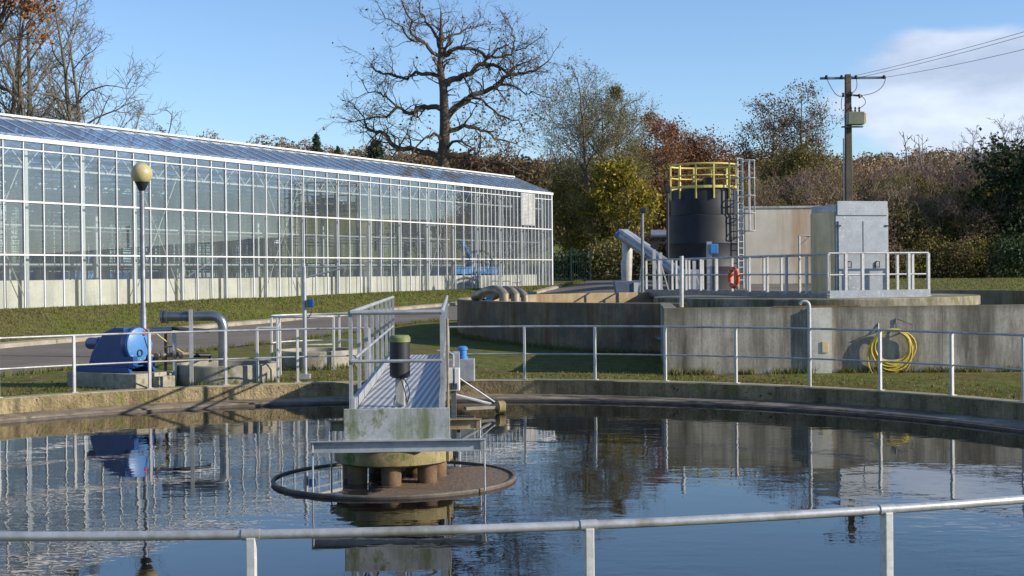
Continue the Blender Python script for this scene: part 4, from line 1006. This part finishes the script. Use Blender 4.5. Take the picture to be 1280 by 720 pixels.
# ------------------------------------------------------------------ vegetation
class Tree:
    def __init__(s, seed, tw=.013): s.tw = tw; s.rg = random.Random(seed); s.wood = MB(); s.twig = MB(); s.tips = []
    def rnd(s): g = s.rg.gauss; return Vector((g(0,1), g(0,1), g(0,1)))
    def limb(s, pts, r0, r1, jit=.0, target=None):
        n = len(pts); rs = [r0+(r1-r0)*i/(n-1) for i in range(n)]
        (target or s.wood).tube(pts, rs, 7 if r0 > .12 else 5, cap=False); return rs
    def grow(s, p, d, L, r, lvl, mx, gn=.35, up=.12, dens=1.0, spread=.9):
        seg = max(.22, L/7); n = max(3, int(L/seg)); pts = [Vector(p)]; d = d.normalized()
        for i in range(n):
            d = (d+s.rnd()*gn*.45+Vector((0,0,up*.5))).normalized(); pts.append(pts[-1]+d*(L/n))
        rs = [r*(1-.75*i/n) for i in range(n+1)]
        (s.wood if lvl <= 1 else s.twig).tube(pts, rs, 5 if r > .05 else (4 if r > .025 else 3), cap=False)
        s.tips.append((pts[-1], lvl))
        if lvl >= mx: s.tips.append((pts[n//2], lvl)); return
        nc = max(2, int(n*.8*dens))
        for i in range(nc):
            k = s.rg.uniform(.22, 1.0)*n; k0 = min(n-1, int(k)); q = pts[k0].lerp(pts[k0+1], k-k0)
            dd = (pts[k0+1]-pts[k0]).normalized(); sd_ = s.rnd(); sd_ = (sd_-dd*sd_.dot(dd)).normalized()
            nd = (dd+sd_*spread*s.rg.uniform(.6,1.3)).normalized()
            s.grow(q, nd, L*s.rg.uniform(.38,.62), max(s.tw, rs[k0]*.55), lvl+1, mx, gn, up, dens, spread)
    def deco(s, pts, rs, L, mx, every=1.0, gn=.45, up=.08, bias=None, start=.25, dens=1.0):
        "side branches along a limb"
        n = len(pts); tot = sum((pts[i+1]-pts[i]).length for i in range(n-1)); cnt = int(tot/every)
        for j in range(cnt):
            k = s.rg.uniform(start, 1)*(n-1); k0 = min(n-2, int(k)); q = pts[k0].lerp(pts[k0+1], k-k0)
            dd = (pts[k0+1]-pts[k0]).normalized(); v = s.rnd(); v = (v-dd*v.dot(dd)).normalized()
            nd = dd*.5+v+Vector((0,0,.15)); 
            if bias is not None: nd += bias
            s.grow(q, nd, L*s.rg.uniform(.5,1.15), max(.02, min(.07, rs[k0]*.4)), 1, mx, gn, up, dens)
def leaf_mesh(centres, per, spread, size, seed, flat=.8, name='crown', mat='l_olive', parent=None, org=None):
    rs = np.random.RandomState(seed); c = np.array([tuple(x) for x in centres], dtype=np.float64)
    if len(c) == 0: return None
    P = np.repeat(c, per, axis=0); P = P+rs.normal(0, 1, P.shape)*np.array([spread, spread, spread*flat])
    n = len(P); a = rs.normal(0, 1, (n,3)); a /= np.linalg.norm(a, axis=1)[:,None]
    b = rs.normal(0, 1, (n,3)); b -= a*(a*b).sum(1)[:,None]; b /= np.linalg.norm(b, axis=1)[:,None]
    s_ = size*rs.uniform(.55, 1.3, (n,1)); a = a*s_; b = b*s_*.6
    V = np.stack([P-a, P+b, P+a, P-b], axis=1).reshape(-1,3)
    o0 = ORG[parent.name] if parent else (Vector(org) if org else Vector((0,0,0)))
    V -= np.array(tuple(o0))
    me = bpy.data.meshes.new(name); me.vertices.add(len(V)); me.vertices.foreach_set('co', V.ravel())
    me.loops.add(4*n); me.loops.foreach_set('vertex_index', np.arange(4*n)); me.polygons.add(n)
    me.polygons.foreach_set('loop_start', np.arange(0, 4*n, 4)); me.polygons.foreach_set('loop_total', np.full(n, 4)); me.update(calc_edges=True)
    me.materials.append(M[mat]); o = bpy.data.objects.new(name, me); C.objects.link(o)
    if parent: o.parent = parent
    elif org: o.location = o0
    return o
def smooth_path(pts, sub=3):
    out = []
    P = [pts[0]]+list(pts)+[pts[-1]]
    for i in range(1, len(P)-2):
        a, b, c, d = P[i-1], P[i], P[i+1], P[i+2]
        for k in range(sub):
            t_ = k/sub; out.append(.5*((2*b)+(c-a)*t_+(2*a-5*b+4*c-d)*t_*t_+(3*b-a-3*c+d)*t_**3))
    out.append(pts[-1]); return out

# --- the great bare oak
OY = 90.0
def zo(x, y): return (380+x/3.2, y/3.2)
def oakpath(l, wob, rg):
    out = []; off = 0; tgt = rg.uniform(-wob, wob)
    for i, (x, y) in enumerate(l):
        px, py = zo(x, y); off = tgt*i/(len(l)-1)+rg.uniform(-.15,.15); out.append(pt(px, py, OY+off))
    return out
T = Tree(11, .011)
base = pt(555.6, 300, OY); g0 = gz(base.x, OY)
trunk = [Vector((base.x, OY, g0-.3)), Vector((base.x, OY, g0+2))]+[pt(*zo(x, y), OY) for x, y in ((560,680),(560,600),(563,500),(560,420),(557,350),(545,280),(547,200),(548,130),(548,45))]
trunk = smooth_path(trunk, 3); n = len(trunk)
rs = [.50-.0*i for i in range(n)]
for i, p in enumerate(trunk):
    h = (p.z-g0)/(trunk[-1].z-g0); rs[i] = max(.05, .56*(1-h)**.66+ .02)
T.wood.tube(trunk, rs, 12, cap=False)
limbs = [
 ([(560,440),(510,428),(460,430),(420,452),(370,430),(330,465),(255,475),(200,488)], .20, 2.0),
 ([(560,635),(500,612),(450,605),(370,590),(330,545),(290,520),(252,512),(242,480),(215,440)], .24, 2.5),
 ([(548,300),(500,298),(450,290),(410,315),(350,292),(300,290),(272,262),(280,240)], .15, 2.0),
 ([(547,240),(500,185),(470,165),(430,130),(425,80),(400,30),(390,0)], .14, 1.5),
 ([(470,165),(430,160),(390,110),(350,90),(320,60)], .08, 1.5),
 ([(560,345),(600,315),(655,297),(700,262),(760,262),(810,285),(850,262),(905,240)], .24, 2.2),
 ([(565,480),(600,440),(650,400),(700,375),(770,345),(820,297),(880,290),(940,270),(985,235)], .25, 2.6),
 ([(565,525),(620,512),(680,505),(730,530),(790,560),(850,575)], .18, 2.4),
 ([(562,628),(620,620),(680,628),(740,650),(800,655),(850,680),(920,692),(950,655)], .24, 2.6),
 ([(640,400),(700,395),(750,430),(800,470),(845,480),(875,515)], .10, 2.2),
 ([(548,240),(590,205),(630,190),(690,200),(740,230),(800,225),(835,205),(838,150),(830,110)], .15, 2.0),
 ([(546,200),(520,130),(490,90),(470,50),(465,5)], .12, 1.5),
 ([(548,230),(580,170),(620,130),(670,110),(720,90)], .11, 1.8),
 ([(560,560),(520,535),(480,555),(440,600),(420,640)], .12, 2.5),
 ([(562,590),(610,560),(660,590),(700,625)], .12, 2.5),
 ([(700,262),(740,230),(790,190),(850,200),(900,180)], .09, 2.0),
 ([(370,430),(330,390),(290,370),(250,360)], .08, 1.5),
 ([(770,345),(830,340),(880,370),(930,375)], .08, 1.5),
]
rg = random.Random(5)
for pl, r0, wob in limbs:
    pth = smooth_path(oakpath(pl, wob, rg), 3)
    pth = [p+Vector((rg.gauss(0,.06), rg.gauss(0,.1), rg.gauss(0,.06))) if 0 < i < len(pth)-1 else p for i, p in enumerate(pth)]
    r_ = T.limb(pth, r0*1.0, .032); T.deco(pth, r_, 1.9, 3, every=.27, gn=.62, up=.05, start=.18)
    T.grow(pth[-1], pth[-1]-pth[-2], 1.5, .035, 1, 3, .6, .05)
T.deco(trunk, rs, 1.5, 3, every=.55, gn=.6, up=.1, start=.5)
t = thing('oak_tree', 'great bare spreading oak standing behind the greenhouse roof', 'tree', (base.x, OY, g0))
T.wood.build('trunk', 'bark', t, smooth=True); T.twig.build('crown', 'bark', t)
tips = [p for p, l in T.tips if l >= 2]; rg.shuffle(tips)
low = [p for p in tips if p.z < 2+(345-115)*OY/F*1.0 and p.x > base.x-1]
leaf_mesh(tips[:700]+low[:900], 1, .12, .10, 3, name='leaves', mat='l_brown', parent=t)

TOPS = {}
def tree(name, label, px, ytop, Y, wpx, seed, bark, leafmat=None, per=2, lsize=.16, stems=1, lvl=4, leaf_y=None, clear=.25, gn=.32, up=.12, dens=1.0, trunk_r=None, spread_=.25, group=None, lean=0, skip=0, tw=.013):
    b = pt(px, 340, Y); g = gz(b.x, Y); H = pt(px, ytop, Y).z-g; W = wpx*Y/F
    T = Tree(seed, tw); tr_ = trunk_r or H*.018
    t = thing(name, label, 'tree', (b.x, Y, g), group)
    for k in range(stems):
        a = k*2.4+seed; ang = (.06 if stems == 1 else .13)
        p = Vector((b.x+.3*math.cos(a)*(stems > 1), Y+.3*math.sin(a)*(stems > 1), g-.2)); d = Vector((math.cos(a)*ang+lean, math.sin(a)*ang, 1)).normalized()
        n = 12; pts = [p]; hh = H*T.rg.uniform(.92, 1.0) if k else H
        for i in range(n):
            d = (d+T.rnd()*.07+Vector((0,0,.06))).normalized(); pts.append(pts[-1]+d*hh/n)
        rs = [max(.02, tr_*(1-.93*i/n)) for i in range(n+1)]; T.wood.tube(pts, rs, 8, cap=False)
        nb = int(26/stems**.5*dens)
        for j in range(nb):
            f_ = clear+(1-clear)*(j+T.rg.random())/nb; kk = min(n-1, int(f_*n)); q = pts[kk].lerp(pts[kk+1], f_*n-kk)
            az = j*2.4+T.rg.uniform(-.5,.5); prof = math.sin(PI*min(1,(f_-clear*.3)/(1.02-clear*.3))**.8)**.7
            L = W/2*max(.32, prof)*T.rg.uniform(.75,1.1)
            dd = Vector((math.cos(az), math.sin(az), .35+.7*f_))
            T.grow(q, dd, L, max(.03, rs[kk]*.5), 1, lvl, gn, up, dens)
    T.wood.build('trunk', bark, t, smooth=True)
    tips = [p for p, l in T.tips if l >= lvl-1]
    if skip == 0: T.twig.build('branches', bark, t)
    if leafmat:
        if leaf_y is not None:
            zl = pt(px, leaf_y, Y).z; T.rg.shuffle(tips); tips = [p for p in tips if p.z < zl+T.rg.gauss(0, 1.5) or T.rg.random() < .22]
        leaf_mesh(tips, per, spread_, lsize, seed, name='crown', mat=leafmat, parent=t)
    TOPS[t.name] = [p for p, l in T.tips if l <= 3]
    return t
# left group behind the greenhouse
tree('bare_tree', 'tall bare tree at the far left with forked trunk above the roof', 38, -45, 84, 190, 21, 'barkpale', stems=2, lvl=4, clear=.3, gn=.38, dens=1.0)
tree('bare_tree', 'bare tree leaning right, second of those over the left roof end', 86, -5, 82, 185, 23, 'barkpale', stems=2, lvl=4, clear=.28, gn=.4, lean=.08, dens=1.0, tw=.015)
tree('bare_tree', 'bare dark tree cut by the left picture edge behind the roof', 4, -20, 86, 150, 26, 'bark', stems=1, lvl=4, clear=.3, dens=1.2)
tree('bare_tree', 'low twiggy tree just right of the leaning bare tree', 160, 118, 88, 90, 28, 'barkpale', stems=2, lvl=4, clear=.3, gn=.4)
tree('bare_tree', 'low twiggy tree below the two tallest at the left', 62, 95, 90, 110, 29, 'bark', 'l_olive', per=1, lsize=.1, stems=2, lvl=4, clear=.3)
tree('autumn_tree', 'orange leaved tree whose branch tips show at the top left corner', -78, -110, 72, 200, 31, 'bark', 'l_orange', per=4, lsize=.13, stems=1, lvl=3, clear=.64, spread_=.3)
tree('bare_tree', 'tiny distant bare tree top just above the greenhouse ridge', 233, 160, 240, 36, 33, 'barkgrey', 'l_brown', per=1, lsize=.3, lvl=3, clear=.2)
# right of the greenhouse
SLIM = tree('yellow_tree', 'tall slender tree with bare top and yellow lower leaves beside the fence', 752, 92, 108, 135, 41, 'barkpale', 'l_pale', per=3, lsize=.065, stems=3, lvl=4, clear=.12, spread_=.3, gn=.35, dens=1.45, leaf_y=215, tw=.015)
tree('yellow_tree', 'small yellow leaved tree at the foot of the tall slender tree', 774, 205, 105, 90, 43, 'barkpale', 'l_yellow', per=5, lsize=.15, stems=2, lvl=3, clear=.1, spread_=.35)
tree('yellow_tree', 'olive yellow tree nearest to the greenhouse end', 715, 205, 118, 85, 44, 'barkpale', 'l_olive', per=6, lsize=.115, stems=2, lvl=3, clear=.12, spread_=.4)
tree('yellow_tree', 'golden yellow tree left of the slender trunk above the fence', 730, 215, 109, 70, 45, 'barkpale', 'l_yellow', per=6, lsize=.11, stems=2, lvl=3, clear=.1, spread_=.35)
tree('russet_tree', 'russet brown tree just left of the silo top', 835, 148, 116, 105, 46, 'barkred', 'l_russet', per=5, lsize=.10, stems=2, lvl=4, clear=.1, spread_=.35, gn=.4)
tree('russet_tree', 'dark russet tree rising behind the yellow silo railing', 893, 172, 120, 95, 47, 'barkred', 'l_russet', per=5, lsize=.10, stems=2, lvl=4, clear=.1, spread_=.4)
tree('autumn_tree', 'tall open tree with thin brown leaves right of the silo', 960, 116, 122, 125, 49, 'bark', 'l_brown', per=2, lsize=.10, stems=2, lvl=4, clear=.3, spread_=.3, gn=.42, tw=.018)
tree('autumn_tree', 'bushy yellow brown tree under the tall open tree', 985, 188, 112, 90, 50, 'bark', 'l_olive', per=6, lsize=.115, stems=2, lvl=4, clear=.1, spread_=.4)
tree('bare_tree', 'purplish bare tree left of the utility pole', 1030, 148, 126, 85, 52, 'barkred', stems=2, lvl=4, clear=.3, tw=.02)
tree('dead_tree', 'stubby silver dead tree above the right thicket', 1163, 158, 112, 62, 53, 'barkgrey', stems=3, lvl=2, clear=.4, gn=.25, dens=.7, tw=.045)
tree('bare_tree', 'round topped pale bare tree right of the dead one', 1208, 160, 112, 75, 55, 'barkgrey', stems=2, lvl=4, clear=.35, tw=.02)
tree('bare_tree', 'bare tree overhanging the right picture edge', 1268, 150, 100, 110, 57, 'bark', stems=2, lvl=4, clear=.3, tw=.016)
tree('evergreen_tree', 'dark evergreen tree at the right picture edge', 1290, 178, 92, 95, 58, 'bark', 'l_ever', per=9, lsize=.16, stems=2, lvl=3, clear=.05, spread_=.45)
tree('autumn_tree', 'orange brown tree behind the greenhouse end under the oak branch', 652, 208, 135, 80, 60, 'bark', 'l_brown', per=3, lsize=.2, stems=2, lvl=4, clear=.1, spread_=.45)
tree('autumn_tree', 'rusty brown tree between oak trunk and greenhouse end', 605, 205, 112, 90, 61, 'bark', 'l_russet', per=3, lsize=.2, stems=2, lvl=4, clear=.1, spread_=.45)
tree('autumn_tree', 'ochre brown bush tree just left of the oak trunk', 530, 200, 118, 80, 62, 'bark', 'l_brown', per=3, lsize=.2, stems=2, lvl=4, clear=.1, spread_=.45)
# mistletoe
p = min(TOPS[SLIM.name], key=lambda q: (q-pt(776, 112, 108)).length)
rg = random.Random(3); T = Tree(9)
for k in range(60): T.grow(p, T.rnd(), .55, .012, 3, 3)
t = thing('mistletoe', 'round green mistletoe ball in the slender tree top', 'mistletoe', tuple(p))
T.twig.build('stems', 'bark', t); leaf_mesh([p+T.rnd()*.24 for k in range(420)], 2, .07, .08, 4, name='leaves', mat='l_olive', parent=t)
# conifers
def conifer(px, ytop, Y, wpx, seed, label):
    b = pt(px, 340, Y); g = gz(b.x, Y); zt = pt(px, ytop, Y).z; H = zt-g; W = wpx*Y/F/2; rg = random.Random(seed); cs = []
    for k in range(900):
        f_ = rg.random()**.8; a = rg.uniform(0, 6.283); r_ = W*1.5*(1-f_)**.62*rg.uniform(.3,1)*(.8+.3*math.sin(f_*40+a)); cs.append((b.x+r_*math.cos(a), Y+r_*math.sin(a), zt-H*.55*(1-f_)))
    t = thing('conifer', label, 'tree', (b.x, Y, g)); MB().tube([(b.x,Y,g),(b.x,Y,zt)], [H*.02,.02], 8).build('trunk', 'bark', t)
    leaf_mesh(cs, 5, W*.12, W*.10, seed, name='crown', mat='l_pine', parent=t)
conifer(397, 169, 230, 22, 1, 'small dark conifer, left one above the greenhouse ridge')
conifer(424, 184, 220, 16, 2, 'smallest dark conifer between the two others over the ridge')
conifer(471, 178, 170, 42, 3, 'broad green conifer left of the oak above the ridge')
# woodland on the far hill (one mass): leaves on the shells of rounded crowns
rg = random.Random(77)
def shell(cs, c, r, h, n, low=-.35):
    for k in range(n):
        z = rg.uniform(low, 1); a = rg.uniform(0, 6.283); q = math.sqrt(max(0, 1-z*z)); f_ = rg.uniform(.72, 1.04)
        cs.append((c[0]+r*q*math.cos(a)*f_, c[1]+r*q*math.sin(a)*f_, c[2]+h*z*f_))
cs = []
for k in range(3600):
    Y = rg.uniform(175, 430); X = rg.uniform(-.42, .45)*Y
    if Y < 250 and X/Y < .03: continue
    if X/Y < -.24 and rg.random() < .8: continue
    z = gz(X, Y); h = rg.uniform(5, 9)+4.5*noise.noise(Vector((X*.035, Y*.03, 1))); r_ = rg.uniform(2.0, 4.6)
    shell(cs, (X, Y, z+h-r_*.9), r_, r_*1.05, 26)
tag(leaf_mesh(cs, 3, .34, .36, 5, name='woodland', mat='l_wood'), 'brown autumn woodland covering the far hillside', 'woodland', kind='stuff')
# thicket along the right: overlapping mounds of twiggy growth
rg = random.Random(78); cs = []; cy_ = []; tw = []
TOP = [(925,222),(985,210),(1040,198),(1100,200),(1150,192),(1215,200),(1290,188),(1420,190)]
for k in range(620):
    px = rg.uniform(925, 1420); Y = 90.5+13*rg.random()**.8; b = pt(px, 340, Y); g = gz(b.x, Y)
    ytop = interp(px, TOP)+rg.uniform(-2, 10)+10*noise.noise(Vector((px*.03,0,0)))
    H = (pt(px, ytop, Y).z-g)*(.66+.34*(Y-90.5)/13); r_ = rg.uniform(.7, 1.7)
    hc = max(r_*.5, (H-r_*.8)*rg.uniform(.06, 1)**.55)
    c = (b.x, Y, g+hc); olive = hc < H*.72 and noise.noise(Vector((px*.018, hc*.22, 5))) > -.02 and px > 1090
    shell(cy_ if olive else cs, c, r_, r_*.95, int(70*r_))
    if hc > H*.55:
        for j in range(22): tw.append(Vector((b.x+rg.gauss(0,r_*.6), Y+rg.gauss(0,r_*.5), g+hc+r_*rg.uniform(-.6,.7))))
for k in range(330):
    px = rg.uniform(925, 1420); Y = rg.uniform(88.5, 95); b = pt(px, 340, Y); g = gz(b.x, Y); r_ = rg.uniform(.6, 1.4)
    shell(cy_ if noise.noise(Vector((px*.02, 0, 9))) > .12 else cs, (b.x, Y, g+rg.uniform(.1, 2.2)), r_, r_*.9, int(60*r_), low=-.8)
tag(leaf_mesh(cs, 5, .16, .075, 6, name='thicket', mat='l_thicket'), 'reddish brown overgrown thicket behind the right lawn', 'thicket', kind='stuff')
tag(leaf_mesh(cy_, 5, .16, .085, 16, name='thicket', mat='l_olive'), 'olive and yellow leaved lower part of the thicket on the right', 'thicket', kind='stuff')
m_ = MB()
for p0 in tw:
    d = Vector((rg.gauss(0,.55), rg.gauss(0,.5), 1)).normalized(); L = rg.uniform(.4,1.3)
    s1 = p0+d*L*.5+Vector((rg.gauss(0,.08),rg.gauss(0,.08),0)); e = p0+d*L+Vector((rg.gauss(0,.15),0,0)); m_.tube([p0, s1, e], [.02,.014,.006], 3, cap=False)
    for j in range(2): m_.tube([s1, s1+(d+Vector((rg.gauss(0,.6),rg.gauss(0,.6),0))).normalized()*L*.5], [.011,.005], 3, cap=False)
tag(m_.build('thicket_twigs', 'l_twig'), 'bare reddish twigs sticking out of the thicket', 'twigs', kind='stuff')
# dark low hedge behind the fence and rough growth
def bush(name, label, px0, px1, ytop, Y0, Y1, mat, seed, n, lsize=.12, per=6):
    rg = random.Random(seed); cs = []
    for k in range(n):
        Y = rg.uniform(Y0, Y1); px = rg.uniform(px0, px1); b = pt(px, 340, Y); g = gz(b.x, Y)
        e = 1-abs((px-px0)/(px1-px0)-.5)*2
        H = (pt(px, ytop, Y).z-g)*(.75+.25*min(1, e*3))*(1+.25*noise.noise(Vector((px*.08, Y, seed)))); cs.append((b.x, Y, g+H*rg.random()**.7))
    b = pt((px0+px1)/2, 340, (Y0+Y1)/2); o = leaf_mesh(cs, per, .25, lsize, seed, name=name, mat=mat, org=(b.x, b.y, gz(b.x, b.y))); tag(o, label, 'bush'); return o
bush('hedge', 'low dark hedge behind the green bar fence', 690, 742, 318, 94.5, 96.5, 'l_ever', 1, 320)
bush('bush', 'rough olive bush at the foot of the yellow tree', 738, 790, 305, 93.5, 98, 'l_olive', 2, 420)
bush('bush', 'brown bush behind the conveyor chute', 785, 850, 290, 96, 101, 'l_brown', 3, 500)
bush('bush', 'dark green bush low at the right picture edge', 1240, 1310, 300, 84, 88, 'l_ever', 4, 520)

# grass blades
rs = np.random.RandomState(9)
def blades(pts_, h, wd, seed):
    r_ = np.random.RandomState(seed); n = len(pts_); P = np.array(pts_); a = r_.uniform(0, PI, n)
    dx = np.stack([np.cos(a), np.sin(a), np.zeros(n)], 1)*(wd*r_.uniform(.6,1.3,(n,1)))
    tip = P+np.stack([r_.normal(0,.35,n)*h, r_.normal(0,.35,n)*h, h*r_.uniform(.5,1.4,n)], 1)
    return np.stack([P-dx, P+dx, tip], 1)
rg = random.Random(12); pl = []
for k in range(52000):
    ph = R(rg.uniform(-52, 62)); r_ = R1+.17+abs(rg.gauss(0, 1))*1.7; x = T1.x+r_*math.sin(ph); y = T1.y+r_*math.cos(ph)
    if y > YF-.03 and x > XF: continue
    if (Vector((x,y))-T2).length < R2: continue
    if noise.noise(Vector((x*.8, y*.8, 3))) < -.28: continue
    pl.append((x, y, gz(x, y)-.01))
A1 = blades(pl, .045, .008, 1)
pl = []
for k in range(42000):
    u = rg.uniform(-12, GU1); kk = interp(u, KK); dw = rg.uniform(.05, kk-.25); q = GA+GW*u-GN*dw; pl.append((q.x, q.y, gz(q.x, q.y)-.01))
A2 = blades(pl, .06, .022, 2)
pl = []
for k in range(20000):
    X = rg.uniform(14, 30); Yq = rg.uniform(54, 88)
    pl.append((X, Yq, gz(X, Yq)-.01))
A3 = blades(pl, .07, .03, 3)
pl = []
for a_, b_e in zip(rows[1:6], rows[2:7]):
    for k in range(1500):
        p = Vector(a_[1]).lerp(Vector(b_e[1]), rg.random())+Vector((rg.gauss(.05,.09), rg.gauss(-.05,.09)))
        if noise.noise(Vector((p.x*1.2, p.y*1.2, 8))) > -.1: pl.append((p.x, p.y, gz(p.x, p.y)))
    for k in range(900):
        p = Vector(a_[0]).lerp(Vector(b_e[0]), rg.random())+Vector((rg.gauss(-.30,.07), rg.gauss(.08,.05)))
        pl.append((p.x, p.y, gz(p.x, p.y)+.06))
for k in range(2600):
    x = rg.uniform(XF, 15); y = YF-.03-abs(rg.gauss(0, .06))
    if noise.noise(Vector((x*1.5, 0, 2))) > -.15: pl.append((x, y, gz(x, y)))
for k in range(2600):
    a = rg.uniform(PI, 1.62*PI); r_ = R2+.04+abs(rg.gauss(0,.07)); pl.append((T2.x+r_*math.cos(a), T2.y+r_*math.sin(a), gz(T2.x+r_*math.cos(a), T2.y+r_*math.sin(a))))
for k in range(1500):
    ph = R(rg.uniform(-52, 62)); r_ = R1+.17+abs(rg.gauss(0,.05)); x = T1.x+r_*math.sin(ph); y = T1.y+r_*math.cos(ph)
    if noise.noise(Vector((x, y, 6))) > .12: pl.append((x, y, gz(x, y)))
for (x0, y0, r0) in ((pp.x, pp.y, 1.0), (pp2.x, pp2.y, .92)):
    for k in range(500):
        a = rg.uniform(0, 6.283); r_ = r0+.03+abs(rg.gauss(0,.05)); pl.append((x0+r_*math.cos(a), y0+r_*math.sin(a), gz(x0, y0)))
A4 = blades(pl, .13, .011, 4)
V = np.concatenate([A1, A2, A3, A4]).reshape(-1,3); n = len(V)//3
me = bpy.data.meshes.new('grass'); me.vertices.add(len(V)); me.vertices.foreach_set('co', V.ravel()); me.loops.add(3*n)
me.loops.foreach_set('vertex_index', np.arange(3*n)); me.polygons.add(n); me.polygons.foreach_set('loop_start', np.arange(0,3*n,3)); me.polygons.foreach_set('loop_total', np.full(n,3)); me.update(calc_edges=True)
me.materials.append(M['l_grass']); o = bpy.data.objects.new('grass', me); C.objects.link(o); tag(o, 'short uneven grass on the bank and around the tank curb', 'grass', kind='stuff')

# fallen leaves on the grass, some on the water by the rim
rg = random.Random(31); cs = []
while len(cs) < 2600:
    ph = R(rg.uniform(-52, 62)); r_ = R1+.2+abs(rg.gauss(0, 1))*1.9; x = T1.x+r_*math.sin(ph); y = T1.y+r_*math.cos(ph)
    if (y > YF-.05 and x > XF) or (Vector((x,y))-T2).length < R2: continue
    cs.append((x, y, gz(x, y)+.02))
o = leaf_mesh(cs, 1, .008, .03, 8, name='fallen_leaves', mat='l_brown'); tag(o, 'small brown fallen leaves scattered over the grass', 'leaves', kind='stuff')
m_ = MB()
for k in range(240):
    ph = rg.uniform(0, 6.283); r_ = 9.45-abs(rg.gauss(0, .7)); x = T1.x+r_*math.sin(ph); y = T1.y+r_*math.cos(ph); a = rg.uniform(0, 6.28); q = rg.uniform(.012, .03)
    m_.add([(x+q*math.cos(a), y+q*math.sin(a), WATER+.004), (x-q*.5*math.sin(a), y+q*.5*math.cos(a), WATER+.005), (x-q*math.cos(a), y-q*math.sin(a), WATER+.004), (x+q*.5*math.sin(a), y-q*.5*math.cos(a), WATER+.004)], [(0,1,2,3)])
tag(m_.build('floating_leaves', 'l_brown'), 'tiny leaves floating near the rim of the tank', 'leaves', kind='stuff')
